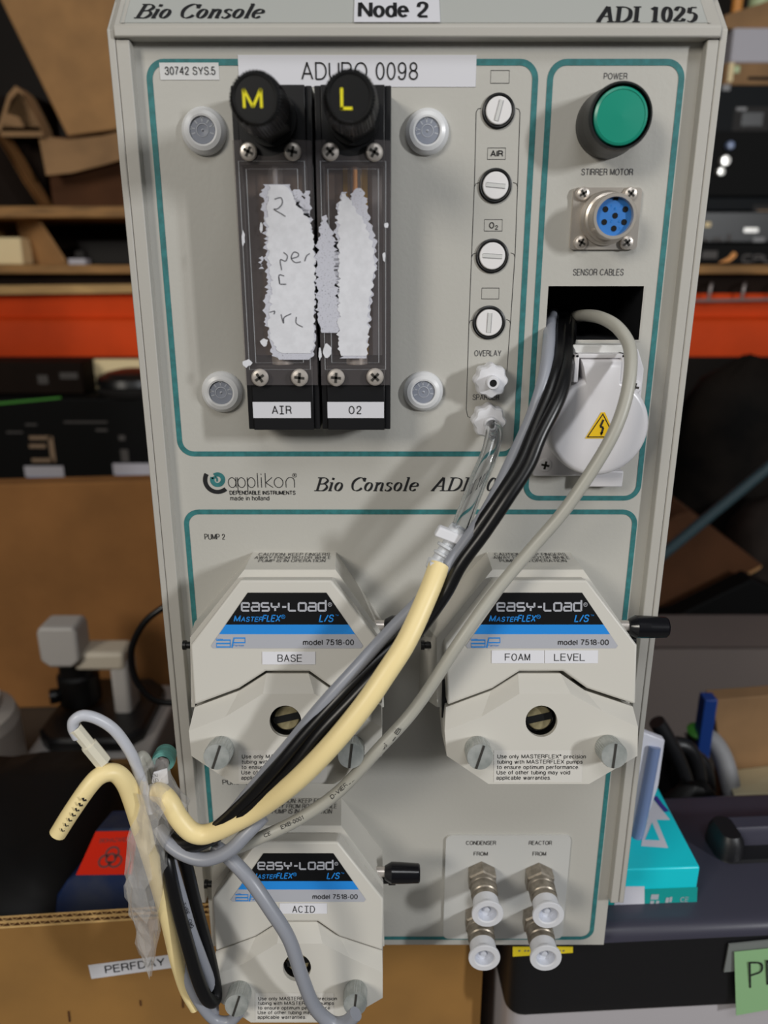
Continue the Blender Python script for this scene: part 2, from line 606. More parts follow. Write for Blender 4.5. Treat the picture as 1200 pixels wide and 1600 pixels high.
def pen(mb, st, to3, w, N, m):
    """one line-weight stroke; sharp corners are squared off"""
    runs = [[st[0]]]
    for i in range(1, len(st)):
        runs[-1].append(st[i])
        if i < len(st) - 1:
            a1 = atan2(st[i][1] - st[i - 1][1], st[i][0] - st[i - 1][0])
            a2 = atan2(st[i + 1][1] - st[i][1], st[i + 1][0] - st[i][0])
            dd = abs((a2 - a1 + pi) % (2 * pi) - pi)
            if dd > radians(42):
                runs.append([st[i]])
    for k, r_ in enumerate(runs):
        P = [to3(p) for p in r_]
        if len(P) < 2 or (P[1] - P[0]).length < 1e-9:
            continue
        if k > 0:
            P[0] = P[0] - (P[1] - P[0]).normalized() * w * .45
        if k < len(runs) - 1:
            P[-1] = P[-1] + (P[-1] - P[-2]).normalized() * w * .45
        ribbon(mb, P, w, N, m)


def text(mb, sx, O, X, Y, m, bold=0.0, eps=EPS):
    """plain lettering whose bounding box fills the parallelogram O, X, Y"""
    O, X, Y = Vector(O), Vector(X), Vector(Y)
    N = X.cross(Y).normalized()
    wt = .125 + bold * 2.6
    y0 = min([p[1] for c in sx for st in SANS[c][1] for p in st])
    y1 = max([p[1] for c in sx for st in SANS[c][1] for p in st])
    gap = .24
    W = sum(SANS[c][0] + gap for c in sx) - gap
    if W < .05:
        W = .3
    unit = Y.length / (y1 - y0 + wt)
    w = wt * min(unit, 1.12 * X.length / W)
    Xi = X.normalized()
    Yi = Y.normalized()
    sxx = (X.length - w) / W
    syy = (Y.length - w) / (y1 - y0)
    x = 0.0
    for c in sx:
        adv, sts = SANS[c]
        for st in sts:
            pen(mb, st, lambda p: O + N * eps + Xi * (w / 2 + (x + p[0]) * sxx) + Yi * (w / 2 + (p[1] - y0) * syy), w, N, m)
        x += adv + gap


class Flat:
    """a flat face things are printed on; pixel boxes map onto it"""

    def __init__(s, P0, n):
        s.P0, s.n = Vector(P0), Vector(n).normalized()

    def p(s, px, py, e=0.0):
        return atp(px, py, s.P0 + s.n * e, s.n)

    def frame(s, x0, y0, x1, y1):
        """pixel box -> O, X, Y; edges stay square to each other in the place"""
        y0, y1 = min(y0, y1), max(y0, y1)
        a, b, c = s.p(x0, y1), s.p(x1, y1), s.p(x0, y0)
        X = b - a
        Y = c - a
        Y = Y - X * (Y.dot(X) / X.dot(X))
        return a, X, Y

    def text(s, mb, sx, x0, y0, x1, y1, m, bold=0.0, eps=EPS):
        O, X, Y = s.frame(x0, y0, x1, y1)
        text(mb, sx, O, X, Y, m, bold, eps)

    def quad(s, mb, x0, y0, x1, y1, m, eps=0.00012, thick=0.0):
        O, X, Y = s.frame(x0, y0, x1, y1)
        N = s.n * eps
        q = [O + N, O + X + N, O + X + Y + N, O + Y + N]
        if thick:
            mb.prism([p - N for p in q], s.n * thick, m)
        else:
            mb.poly(q, m)

    def line(s, mb, pts, w, m, eps=0.00015, closed=False):
        """thin printed line through pixel points; w in metres"""
        P = [s.p(x, y, eps) for x, y in pts]
        ribbon(mb, P, w, s.n, m, closed)


def ribbon(mb, P, w, n, m, closed=False, ws=None):
    P = [Vector(p) for p in P]
    k = len(P)
    L, R = [], []
    for i in range(k):
        if closed:
            t = P[(i + 1) % k] - P[i - 1]
        else:
            t = P[min(i + 1, k - 1)] - P[max(i - 1, 0)]
        t.normalize()
        side = n.cross(t).normalized() * (ws[i] if ws else w) * 0.5
        L.append(P[i] + side)
        R.append(P[i] - side)
    vs_ = L + R
    fs = [(i, k + i, k + (i + 1) % k, (i + 1) % k) for i in range(k if closed else k - 1)]
    mb.add(vs_, fs, m)


# a bold slanted roman alphabet drawn with a broad pen
SERIF = {
    'B': (0.70, [[(.16, 0), (.16, 1)], [(0, .02), (.34, .02)], [(0, .98), (.34, .98)],
                 smooth2([(.2, .97), (.42, .96), (.58, .76), (.44, .55), (.2, .53)]), smooth2([(.2, .52), (.48, .51), (.64, .28), (.5, .04), (.2, .03)])]),
    'i': (0.32, [[(.15, 0), (.15, .62)], [(.03, .62), (.2, .62)], [(.06, .02), (.27, .02)], [(.15, .82), (.15, .98)]]),
    'o': (0.54, [ell(.25, .32, .17, .3)]),
    'C': (0.76, [smooth2([(.66, .78), (.55, .95), (.36, .97), (.16, .78), (.1, .48), (.2, .14), (.38, .02), (.56, .08), (.66, .22)]), [(.68, .98), (.68, .7)]]),
    'n': (0.60, [[(.14, 0), (.14, .62)], [(.02, .62), (.18, .62)], smooth2([(.16, .46), (.28, .6), (.4, .6), (.44, .46)]), [(.44, .5), (.44, 0)], [(.4, .02), (.56, .02)], [(.04, .02), (.24, .02)]]),
    's': (0.46, [smooth2([(.36, .52), (.24, .62), (.1, .56), (.12, .42), (.26, .32), (.36, .2), (.3, .05), (.16, .01), (.05, .1)])]),
    'l': (0.32, [[(.15, 0), (.15, 1)], [(.03, 1), (.2, 1)], [(.05, .02), (.27, .02)]]),
    'e': (0.50, [smooth2([(.08, .33), (.42, .38), (.42, .54), (.28, .62), (.12, .5), (.08, .28), (.14, .08), (.27, .02), (.42, .12)])]),
    'A': (0.76, [[(.04, .02), (.4, 1)], [(.42, 1), (.6, .02)], [(.17, .36), (.52, .36)], [(-.04, .02), (.16, .02)], [(.44, .02), (.74, .02)]]),
    'D': (0.78, [[(.16, 0), (.16, 1)], [(0, .02), (.34, .02)], [(0, .98), (.34, .98)], smooth2([(.2, .97), (.46, .95), (.66, .74), (.66, .3), (.46, .05), (.2, .03)])]),
    'I': (0.42, [[(.18, 0), (.18, 1)], [(.02, .02), (.36, .02)], [(.02, .98), (.36, .98)]]),
    '1': (0.52, [[(.26, 0), (.26, .98)], [(.08, .82), (.26, .96)], [(.1, .02), (.42, .02)]]),
    '0': (0.56, [ell(.26, .49, .17, .47)]),
    '2': (0.56, [smooth2([(.08, .74), (.16, .93), (.3, .97), (.42, .84), (.4, .62), (.22, .32), (.05, .06)]), [(.04, .06), (.42, .06)], [(.42, .06), (.47, .22)]]),
    '5': (0.56, [[(.18, .94), (.46, .94)], [(.16, .92), (.13, .58)], smooth2([(.13, .58), (.3, .6), (.43, .42), (.38, .14), (.22, .02), (.05, .08)])]),
    ' ': (0.34, []),
}


def serif(mb, sx, O, X, Y, m, thick=.17, thin=.05, shear=.24, eps=EPS):
    """bold slanted serif lettering; X spans the full width, Y one capital height"""
    O, X, Y = Vector(O), Vector(X), Vector(Y)
    N = X.cross(Y).normalized()
    W = sum(SERIF[c][0] for c in sx)
    unit = Y.length
    sx_scale = X.length / unit / W
    xd, yd = X.normalized() * unit, Y
    x = 0.0
    k = 0
    for c in sx:
        adv, strokes = SERIF[c]
        for st in strokes:
            if len(st) == 2:
                st = [(st[0][0] + (st[1][0] - st[0][0]) * t / 4, st[0][1] + (st[1][1] - st[0][1]) * t / 4) for t in range(5)]
            P, W2 = [], []
            for i, (a, b) in enumerate(st):
                d0, d1 = st[max(i - 1, 0)], st[min(i + 1, len(st) - 1)]
                ang = atan2(d1[1] - d0[1], d1[0] - d0[0])
                # the pen: thick on down strokes, thin on rising and level ones
                f = abs(sin(ang + 0.25)) ** 1.3
                W2.append((thin + (thick - thin) * f) * unit)
                P.append(O + xd * (((x + a) + b * shear) * sx_scale) + yd * b + N * (eps + 1e-6 * k))
            ribbon(mb, P, 0, N, m, ws=W2)
            k += 1
        x += adv


TECH = {
    'e': [[(.9, .03), (.08, .03), (.0, .12), (0, .9), (.08, .98), (.82, .98), (.9, .9), (.9, .5), (.05, .5)]],
    'a': [[(.05, .98), (.82, .98), (.9, .9), (.9, .03), (.08, .03), (0, .12), (0, .45), (.08, .53), (.85, .53)]],
    's': [[(.88, .98), (.08, .98), (0, .9), (0, .58), (.08, .5), (.82, .5), (.9, .42), (.9, .12), (.82, .03), (.02, .03)]],
    'Y': [[(0, 1.02), (0, .6), (.08, .5), (.82, .5), (.9, .6)], [(.9, 1.02), (.9, .45)], [(.45, .5), (.45, 0)]],
    '-': [[(.1, .5), (.6, .5)]],
    'L': [[(0, 1.02), (0, .12), (.08, .03), (.88, .03)]],
    'o': [[(.08, .03), (0, .12), (0, .9), (.08, .98), (.82, .98), (.9, .9), (.9, .12), (.82, .03), (.08, .03)]],
    'd': [[(.9, .98), (.08, .98), (0, .9), (0, .12), (.08, .03), (.9, .03)], [(.9, 0), (.9, 1.35)]],
}


def tech(mb, sx, O, X, Y, m, w=.2, eps=EPS):
    O, X, Y = Vector(O), Vector(X), Vector(Y)
    N = X.cross(Y).normalized()
    adv = [(0.9 if c == '-' else 1.22) for c in sx]
    W = sum(adv) - .32
    x = 0
    for c, a in zip(sx, adv):
        for st in TECH[c]:
            ribbon(mb, [O + X * ((x + p) / W) + Y * q + N * eps for p, q in st], w * Y.length, N, m)
        x += a


def strokes(mb, lines, O, X, Y, w, m, eps=EPS, sm=True):
    """free pen strokes in the unit square of O, X, Y"""
    O, X, Y = Vector(O), Vector(X), Vector(Y)
    N = X.cross(Y).normalized()
    for st in lines:
        if sm and len(st) > 2:
            st = smooth2(st)
        ribbon(mb, [O + X * a + Y * b + N * eps for a, b in st], w, N, m)

# ================================================================ the setting
TABLE_Z = 0.75
fl = MB().box((-4, -4, -0.05), (4, 4, 0), 'concrete').build('floor')
struct(fl)
wb = MB().box((-4, 4, 0), (4, 4.1, 4), 'wall').build('wall_back')
struct(wb)
wl = MB().box((-4.1, -4, 0), (-4, 4.1, 4), 'wall').build('wall_left')
struct(wl)
wr = MB().box((4, -4, 0), (4.1, 4.1, 4), 'wall').build('wall_right')
struct(wr)

bench = thing('workbench', 'dark workbench under the boxes, plastic tote and console', 'workbench', (0, 0.5, 0))
MB().box((-1.3, -0.02, TABLE_Z - .04), (1.3, 1.17, TABLE_Z), 'bench').build('top', bench, 0.004)
for x in (-1.24, 1.24):
    for y in (.05, 1.1):
        MB().box((x - .03, y - .03, 0), (x + .03, y + .03, TABLE_Z - .04), 'bench').build('leg', bench)

# ================================================================ the console
XL, XR = -0.1232, 0.1529
IL, IR = -0.1136, 0.1442
ZT, ZRB, ZPB = 1.4738, 0.9905, 0.9500
YR = -0.006
con = thing('bioprocess_console', 'tall grey bench console with flow meters, green power button and three white pump heads', 'control console', (0.0148, 0.1, ZPB))

cb_ = MB()
cb_.box((XL + .004, .006, ZRB), (XL + .007, .26, 1.53), 'cabinet')
cb_.box((XR - .007, .006, ZRB), (XR - .004, .26, 1.53), 'cabinet')
cb_.box((XL + .007, .006, ZRB), (XR - .007, .26, ZRB + .003), 'cabinet')
cb_.box((XL + .007, .257, ZRB + .003), (XR - .007, .26, 1.53), 'cabinet')
cb_.box((XL + .007, .03, 1.50), (XR - .007, .257, 1.503), 'cabinet')
cb_.build('cabinet', con)
MB().box((XL + .02, .045, ZPB), (XR - .02, .24, ZRB), 'cabinet').build('base', con, 0.001)

# side covers with a sloping top corner, and the front rails beside the panel
Z45 = at(600, 46, YR).z
for x0, x1 in ((XL, XL + .0033), (XR - .0033, XR)):
    prof = [(YR, ZRB), (YR, Z45), (YR + .062, Z45 + .062), (.26, Z45 + .062), (.26, ZRB)]
    MB().prism([(x0, y, z) for y, z in prof], (x1 - x0, 0, 0), 'cabinet').build('side_cover', con, 0.0006)
for x0, x1 in ((XL + .0035, IL), (IR, XR - .0035)):
    MB().box((x0, YR, ZRB), (x1, .006, ZT - .0004), 'cabinet').build('side_rail', con, 0.0005)

# sloping header
YH = -0.0080
z_lip = at(600, 40, YH).z
hp = [(YH, ZT), (YH, z_lip), (YH + .058, z_lip + .058), (.25, z_lip + .058), (.25, ZT), (.006, ZT)]
hdr = MB().prism([(XL + .0035, y, z) for y, z in hp], (XR - XL - .007, 0, 0), 'cabinet').build('header', con, 0.0008)
hn = Vector((0, -1, 1)).normalized()
HS = Flat((0, YH, z_lip), hn)
hm = MB()
a = HS.p(188, 36)
b = HS.p(1108, 42)
up = Vector((0, 1, 1)).normalized()
x0, x1 = a.x, b.x
base = Vector((0, YH, z_lip)) + up * .0016
q = [Vector((x0, base.y, base.z)), Vector((x1, base.y, base.z)), Vector((x1, base.y, base.z)) + up * .045, Vector((x0, base.y, base.z)) + up * .045]
hm.prism([p - hn * .0004 for p in q], hn * .0008, 'insert')
HI = Flat(Vector((0, YH, z_lip)) + hn * .0004, hn)
for (px0, px1) in ((189, 194), (1106, 1111)):
    O, X, Y = HI.frame(px0, 36, px1, 2)
    hm.poly([O + hn * 1e-4, O + X + hn * 1e-4, O + X + Y * 1.4 + hn * 1e-4, O + Y * 1.4 + hn * 1e-4], 'cabinet')
O, X, Y = HI.frame(209, 29, 408, 7)
serif(hm, 'Bio Console', O, X, Y, 'ink', .165, .05, .25)
O, X, Y = HI.frame(933, 35, 1091, 11)
serif(hm, 'ADI 1025', O, X, Y, 'ink', .165, .05, .25)
hm.build('insert_strip', hdr, label='glossy grey strip lettered Bio Console and ADI 1025')
nm = MB()
O, X, Y = HI.frame(553, 36, 688, -6)
nm.prism([O + hn * .0003, O + X + hn * .0003, O + X + Y + hn * .0003, O + Y + hn * .0003], hn * .0002, 'label')
Flat(HI.P0 + hn * .0005, hn).text(nm, 'Node 2', 559, 3, 671, 28, 'ink', .025)
nm.build('sticker', hdr, label='white sticker reading Node 2')

# front panel with its cable opening
P0 = Flat((0, 0, 0), (0, -1, 0))
ol, orr = at(857, 447).x, at(1006, 447).x
oz1, oz0 = at(900, 447).z, at(900, 531).z
fp = MB()
outer = [(IL, 0, ZPB), (IR + .001, 0, ZPB), (IR + .001, 0, ZT + .004), (IL, 0, ZT + .004)]
hole = [(ol, 0, oz0), (orr, 0, oz0), (orr, 0, oz1), (ol, 0, oz1)]
fp.holed(outer, [hole], 'panel', (0, -1, 0))
for i in range(4):
    p, q = Vector(outer[i]), Vector(outer[(i + 1) % 4])
    fp.poly([p, q, q + Vector((0, .004, 0)), p + Vector((0, .004, 0))], 'panel')


def round_rect(x0, z0, x1, z1, r, n=8):
    out = []
    for cx, cz, a0 in ((x1 - r, z1 - r, 0), (x0 + r, z1 - r, 90), (x0 + r, z0 + r, 180), (x1 - r, z0 + r, 270)):
        for i in range(n + 1):
            t = radians(a0 + 90 * i / n)
            out.append((cx + r * cos(t), cz + r * sin(t)))
    return out


def ring(mb, x0, z0, x1, z1, r, w, m, y=-EPS):
    o = round_rect(x0, z0, x1, z1, r)
    i = round_rect(x0 + w, z0 + w, x1 - w, z1 - w, max(r - w, 1e-4))
    k = len(o)
    mb.add([(x, y, z) for x, z in o] + [(x, y, z) for x, z in i], [(j, (j + 1) % k, k + (j + 1) % k, k + j) for j in range(k)], m)


LW = .0027
zA1, zA0 = at(400, 92).z, at(400, 713).z
ring(fp, -.1088, zA0, .0707, zA1, .0085, LW, 'teal')
zB1, zB0 = at(900, 92).z, at(900, 782).z
ring(fp, .0748, zB0, .1377, zB1, .0085, LW, 'teal')
zC1, zC0 = at(600, 796).z, at(600, 1468).z
ring(fp, -.1088, zC0, .1377, zC1, .0085, LW, 'teal')

T = lambda sx, x0, y0, x1, y1, m='grey_ink', bold=0.0: P0.text(fp, sx, x0, y0, x1, y1, m, bold)
T('POWER', 943, 114, 980, 124)
T('STIRRER MOTOR', 908, 263.5, 989, 274)
T('SENSOR CABLES', 895, 420, 974, 430.5)
T('OVERLAY', 741, 547, 783, 556.5)
T('SPARGER', 738, 616, 780, 625)
T('PUMP 2', 320, 834, 352, 843, 'ink')
T('PUMP 1', 348, 1218, 386, 1226, 'ink')
O, X, Y = P0.frame(491, 767, 651, 746)
serif(fp, 'Bio Console', O, X, Y, 'ink')
O, X, Y = P0.frame(674, 767, 806, 746)
serif(fp, 'ADI 1025', O, X, Y, 'ink')
# logo
lp = lambda pts: [P0.p(x, y, EPS) for x, y in pts]
el = lambda r, a0, a1, n=30: [(340 + r * cos(radians(a0 + (a1 - a0) * i / n)), 749.5 - r * .98 * sin(radians(a0 + (a1 - a0) * i / n))) for i in range(n + 1)]
ribbon(fp, lp(el(19.5, 152, 311)), .0023, Vector((0, -1, 0)), 'ink')
ribbon(fp, lp(el(8.4, 128, -205, 40)), .0023, Vector((0, -1, 0)), 'teal')
ribbon(fp, lp(smooth2([(331, 748), (335, 745.5), (339, 748), (339, 752.5)])), .0010, Vector((0, -1, 0)), 'teal')
O, X, Y = P0.frame(357, 762, 462, 740)
E = ell
aw = [E(.06, .37, .055, .35), [(.118, .74), (.118, .02)]]
aw += [E(.20, .37, .055, .35), [(.142, .74), (.142, -.28)], E(.345, .37, .055, .35), [(.288, .74), (.288, -.28)]]
aw += [[(.44, 1.05), (.44, .02)], [(.495, .74), (.495, .02)], [(.495, .92), (.495, 1.0)]]
aw += [[(.555, 1.05), (.555, .02)], [(.655, .74), (.56, .36)], [(.56, .36), (.665, .02)], E(.75, .37, .065, .35)]
aw += [[(.86, .02), (.86, .45), (.89, .68), (.93, .73), (.97, .66), (.985, .45), (.985, .02)]]
strokes(fp, aw, O, X, Y, .00034, 'ink')
O, X, Y = P0.frame(457, 746, 464, 739)
strokes(fp, [E(.5, .5, .45, .45), [(.38, .25), (.38, .75)], [(.38, .75), (.62, .7), (.55, .5), (.38, .48)], [(.5, .48), (.65, .25)]], O, X, Y, .0002, 'ink')
T('DEPENDABLE INSTRUMENTS', 359, 766.5, 462, 773, 'ink', .02)
T('made in holland', 360, 774.5, 421, 782, 'ink')
# flow diagram beside the valves
ln = lambda pts: P0.line(fp, pts, .00028, 'ink')
ln([(752, 169), (747, 170), (744, 175), (741.5, 284), (737, 398), (733, 500), (728.5, 640), (731, 651), (740, 654)])
ln([(806, 169), (811, 171), (812.5, 176), (809, 284), (805, 395), (798, 500), (792, 580)])
for y, xl, xr in ((287, 741.5, 809), (397, 737, 805), (501, 733, 798)):
    ln([(xl, y + 5), (xl + 2, y), (xl + 8, y - 2)])
    ln([(xr, y + 5), (xr - 2, y), (xr - 7, y - 2)])
for x0, y0, x1, y1 in ((767, 110, 796, 130), (762, 231, 790, 249), (757, 343, 785, 361), (753, 450, 780, 467)):
    P0.line(fp, [(x0, y0), (x1, y0), (x1 - .5, y1), (x0 - .5, y1)], .00028, 'ink', closed=True)
T('AIR', 766, 235, 786, 245, 'ink', .03)
T('O', 764, 347, 772, 357, 'ink', .02)
T('2', 773, 352, 778, 359, 'ink', .01)
panel = fp.build('front_panel', con)

# stickers on the panel
sk = MB()
P0.quad(sk, 251, 98, 343, 125, 'label_film', .0003, .0003)
Flat((0, -.0004, 0), (0, -1, 0)).text(sk, '30742 SYS.5', 258, 104, 337, 117, 'ink', -.005)
sk.build('sticker', con, label='small pale sticker reading 30742 SYS.5')
sk = MB()
P0.quad(sk, 374, 86, 743, 136, 'label', .0003, .0003)
Flat((0, -.0004, 0), (0, -1, 0)).text(sk, 'ADURO 0098', 471, 97, 653, 125, 'ink', -.012)
sk.build('sticker', con, label='long white sticker reading ADURO 0098')

# cable opening
cp = MB()
d = .055
A = [(ol, 0, oz0), (orr, 0, oz0), (orr, 0, oz1), (ol, 0, oz1)]
B = [(x, d, z) for x, y, z in A]
for i in range(4):
    j = (i + 1) % 4
    cp.poly([A[i], B[i], B[j], A[j]], 'port_liner')
cp.poly(B[::-1], 'dark_hole')
t = .0009
for (xa, za, xb, zb) in ((ol, oz0 - t, orr, oz0), (orr, oz0 - t, orr + t, oz1)):
    cp.box((xa, -.0003, za), (xb, .001, zb), 'cabinet')
cp.build('cable_port', con, label='dark rectangular opening in the panel')


# ---------------------------------------------------------------- small hardware
def screw(parent, c, n, r, m='steel', name='screw', ang=None, h=.0012):
    """cross-head screw with a domed head; c on the seating face"""
    n = Vector(n).normalized()
    mb = MB()
    mb.lathe([(r, 0), (r, h * .45), (r * .86, h * .8), (r * .5, h), (0, h * 1.04)], c, n, m, 24)
    a = n.cross(Vector((0, 0, 1))).normalized()
    b = a.cross(n).normalized()
    t = random.uniform(0, 1.5) if ang is None else ang
    for k in (0, 1):
        tt = t + k * pi / 2
        u = a * cos(tt) + b * sin(tt)
        w = n.cross(u)
        mb.obox(Vector(c) + n * h * .82, u * r * .58, w * r * .15, n * h * .28, 'groove')
    return mb.build(name, parent)


def rad(px, Y, x, y):
    """world size of px pixels at a pixel on plane Y"""
    p = at(x, y, Y)
    ax = (p - CAM).dot(Vector((0, cos(PITCH), -sin(PITCH))))
    return px * ax / F


OUT = Vector((0, -1, 0))


def smoothpoly(rows, seed):
    rnd = random.Random(seed)
    return rows, rnd


# ---------------------------------------------------------------- flow meters
def flow_meter(x0, x1, letter, name, knob_px, screws, wx, lab, seed):
    YB = -.025
    X0, X1 = at(x0, 132, YB).x, at(x1, 132, YB).x
    ZT_, ZB_ = at(600, 132, YB).z, at(600, 672, YB).z
    wx0, wx1 = at(wx[0], 257, YB).x, at(wx[1], 257, YB).x
    wz1, wz0 = at(600, 259, YB).z, at(600, 571, YB).z
    mb = MB()
    e = .0028
    # body: a black channel with a window recess in its face
    mb.box((X0, YB + .002, ZB_), (X0 + e, -.0005, ZT_), 'black_anod')
    mb.box((X1 - e, YB + .002, ZB_), (X1, -.0005, ZT_), 'black_anod')
    mb.box((X0 + e, YB + .011, ZB_), (X1 - e, -.0005, ZT_), 'black_anod')
    mb.box((X0 + e, YB, wz1), (X1 - e, YB + .011, ZT_), 'black_anod')
    mb.box((X0 + e, YB, ZB_), (X1 - e, YB + .011, wz0), 'black_anod')
    mb.box((X0 + e, YB, wz0), (wx0, YB + .011, wz1), 'black_anod')
    mb.box((wx1, YB, wz0), (X1 - e, YB + .011, wz1), 'black_anod')
    body = mb.build('flow_meter', con, .0004, label='black flow meter with knob lettered %s and sticker %s' % (letter, name))
    # inside of the window
    sb = MB()
    ys = YB + .0085
    w = wx1 - wx0
    cols = [(0, .30, 'scale_brown'), (.30, .42, 'scale_brown' if letter == 'M' else 'scale_yellow'), (.42, .62, 'scale_brown'),
            (.62, .74, 'scale_brown' if letter == 'M' else 'scale_yellow'), (.74, .82, 'scale_brown'), (.82, 1, 'scale_brown' if letter == 'M' else 'scale_grey')]
    for a_, b_, m in cols:
        sb.box((wx0 + w * a_, ys - .0004, wz0 + .004), (wx0 + w * b_, ys + .0004, wz1), m)
    sb.build('scale_plate', body)
    gt = MB()
    cx = wx0 + w * .52
    gt.lathe([(w * .13, 0), (w * .13, wz1 - wz0 - .004)], (cx, YB + .0045, wz0 + .004), (0, 0, 1), 'glass_tube', 20)
    gt.lathe([(w * .045, 0), (w * .045, wz1 - wz0 - .004)], (cx, YB + .0045, wz0 + .004), (0, 0, 1), 'scale_grey' if letter == 'M' else 'scale_orange', 12)
    gt.build('glass_tube', body)
    bf = MB().lathe([(0, 0), (w * .2, 0), (w * .2, .0042), (0, .0042)], (cx, YB + .0052, wz0 + .0002), (0, 0, 1), 'steel', 24)
    bf.build('tube_fitting', body)
    # clear shield
    sz1, sz0 = at(600, 219, YB - .003).z, at(600, 602, YB - .003).z
    hx = at(knob_px[0] + knob_px[3], 250, YB).x
    sh = MB()
    notch = [(hx + .0108 * cos(t), sz1 + .0004 - .0052 * sin(t) * 1.3) for t in [pi * i / 12 for i in range(13)]][::-1]
    pts = [(X0 + .0003, sz0), (X1 - .0003, sz0), (X1 - .0003, sz1)] + [(x, z) for x, z in notch[::-1] if X0 < x < X1] + [(X0 + .0003, sz1)]
    sh.prism([(x, YB - .0024, z) for x, z in pts], (0, .002, 0), 'shield')
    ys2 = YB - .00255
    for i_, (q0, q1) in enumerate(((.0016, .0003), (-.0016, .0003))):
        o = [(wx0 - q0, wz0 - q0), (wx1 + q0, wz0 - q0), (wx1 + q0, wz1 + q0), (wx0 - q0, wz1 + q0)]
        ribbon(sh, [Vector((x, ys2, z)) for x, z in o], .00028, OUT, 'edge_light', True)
    sh.build('shield', body, label='clear plastic shield')
    for sx_, sy_ in screws:
        p = at(sx_, sy_, YB - .003)
        screw(body, (p.x, YB - .0022, p.z), OUT, rad(13.5, YB - .003, sx_, sy_), h=.0017)
    # knob
    kx, ky, kr, off = knob_px
    YK = -.070
    kc = at(kx, ky, YK)
    R = rad(kr, YK, kx, ky)
    kb = MB()
    knurl = lambda t, k: 1.0 + (.03 if (int(t / (2 * pi) * 96) % 2) else -.02) if 2 <= k <= 5 else 1.0
    zero = Vector((kc.x, YB, kc.z))
    H = YB - YK
    kb.lathe([(R * .90, H * .50), (R * 1.0, H * .53), (R * 1.03, H * .56), (R * 1.05, H * .60), (R * 1.0, H * .90), (R * .95, H * .96), (R * .85, H * .985), (R * .83, H), (R * .80, H), (R * .78, H * .985), (0, H * .985)], zero, OUT, 'black_plastic', 192, knurl)
    hexm = lambda t, k: 1 / cos(((t + pi / 6) % (pi / 3)) - pi / 6)
    kb.lathe([(R * .86, H * .1), (R * .90, H * .14), (R * .90, H * .48), (R * .7, H * .52)], zero, OUT, 'black_plastic', 48, hexm)
    kb.lathe([(R * 1.12, 0), (R * 1.12, H * .10), (0, H * .10)], zero, OUT, 'black_plastic', 40)
    fk = Flat((0, YB - H * .985, 0), OUT)
    if letter == 'M':
        fk.text(kb, 'M', 380, 137, 411, 171, 'yellow_paint', .012)
    else:
        fk.text(kb, 'L', 532, 135, 553, 172, 'yellow_paint', .012)
    kb.build('valve_knob', body, label='black ridged knob lettered %s in yellow' % letter)
    # name sticker
    st = MB()
    fb = Flat((0, YB, 0), OUT)
    fb.quad(st, *lab, 'label', .0002, .0002)
    xm = (lab[0] + lab[2]) / 2
    ym = (lab[1] + lab[3]) / 2
    wd = 15 if letter == 'M' else 10
    fbs = Flat((0, YB - .0002, 0), OUT)
    if name == 'AIR':
        fbs.text(st, 'A', xm - 16, ym - 6.5, xm - 6, ym + 6.5, 'ink')
        strokes(st, [[(.1, 1), (.9, 1)], [(.5, 1), (.5, 0)], [(.1, 0), (.9, 0)]], *fbs.frame(xm - 4.5, ym + 6, xm + 3.5, ym - 6), .0005, 'ink')
        fbs.text(st, 'R', xm + 6, ym - 6.5, xm + 15, ym + 6.5, 'ink')
    else:
        fbs.text(st, '0', xm - 11, ym - 6.5, xm - 2, ym + 6.5, 'ink')
        fbs.text(st, '2', xm + 1, ym - 6.5, xm + 9, ym + 6.5, 'ink')
    st.build('sticker', body, label='white sticker reading %s' % name)
    return body, YB


fmM, YB = flow_meter(358.5, 486, 'M', 'AIR', (398, 153, 42, 20), ((388, 237), (457, 237), (406, 590), (468, 590)), (380, 471), (396, 628, 486, 653), 3)
fmL, YB = flow_meter(490, 611.5, 'L', 'O2', (546, 151, 42, 2), ((516, 237), (585, 238), (525, 590), (586, 589)), (507, 597), (512, 628, 600, 653), 5)


def torn(parent, rows, fib, seed, label, marks=(), bits=()):
    """a torn paper label on the shield: a solid middle and fibrous edges; rows of (py, xl, xr)"""
    rnd = random.Random(seed)
    YP = YB - .0028
    mb = MB()

    def sheet(rows, m, y, j):
        pts = []
        n = len(rows)
        ys_ = []
        for i in range(n - 1):
            k = max(1, int(abs(rows[i + 1][0] - rows[i][0]) / 3))
            for q in range(k):
                t = q / k
                ys_.append([rows[i][c] * (1 - t) + rows[i + 1][c] * t for c in range(3)])
        ys_.append(list(rows[-1]))
        L, R = [], []
        for (py, xl, xr) in ys_:
            wob = 1.6 * sin(py * .31 + seed) + 1.1 * sin(py * .83 + 2 * seed)
            L.append(at(xl + wob + rnd.uniform(-j, j), py, y))
            R.append(at(min(xr + 1.2 * sin(py * .47 + seed) + rnd.uniform(-j, j), 494 if xr <= 492 else 999), py, y))
        k = len(L)
        mb.add(L + R, [(i, i + 1, k + i + 1, k + i) for i in range(k - 1)], m)

    for rr in fib:
        sheet(rr, 'paper_fibre', YP, 2.6)
    for rr in rows:
        sheet(rr, 'paper', YP - .0002, 1.8)
    for (x, y, rx, ry) in bits:
        ring_ = [at(x + rx * cos(t) * rnd.uniform(.6, 1.2), y + ry * sin(t) * rnd.uniform(.6, 1.2), YP - .0001) for t in [2 * pi * i / 11 for i in range(11)]]
        mb.poly(ring_, 'paper')
    fy = Flat((0, YP - .0002, 0), OUT)
    for mk in marks:
        P = [fy.p(x, y, .0002) for x, y in smooth2(mk)]
        ribbon(mb, P, .00042, OUT, 'pencil')
    return mb.build('torn_label', parent, label=label)


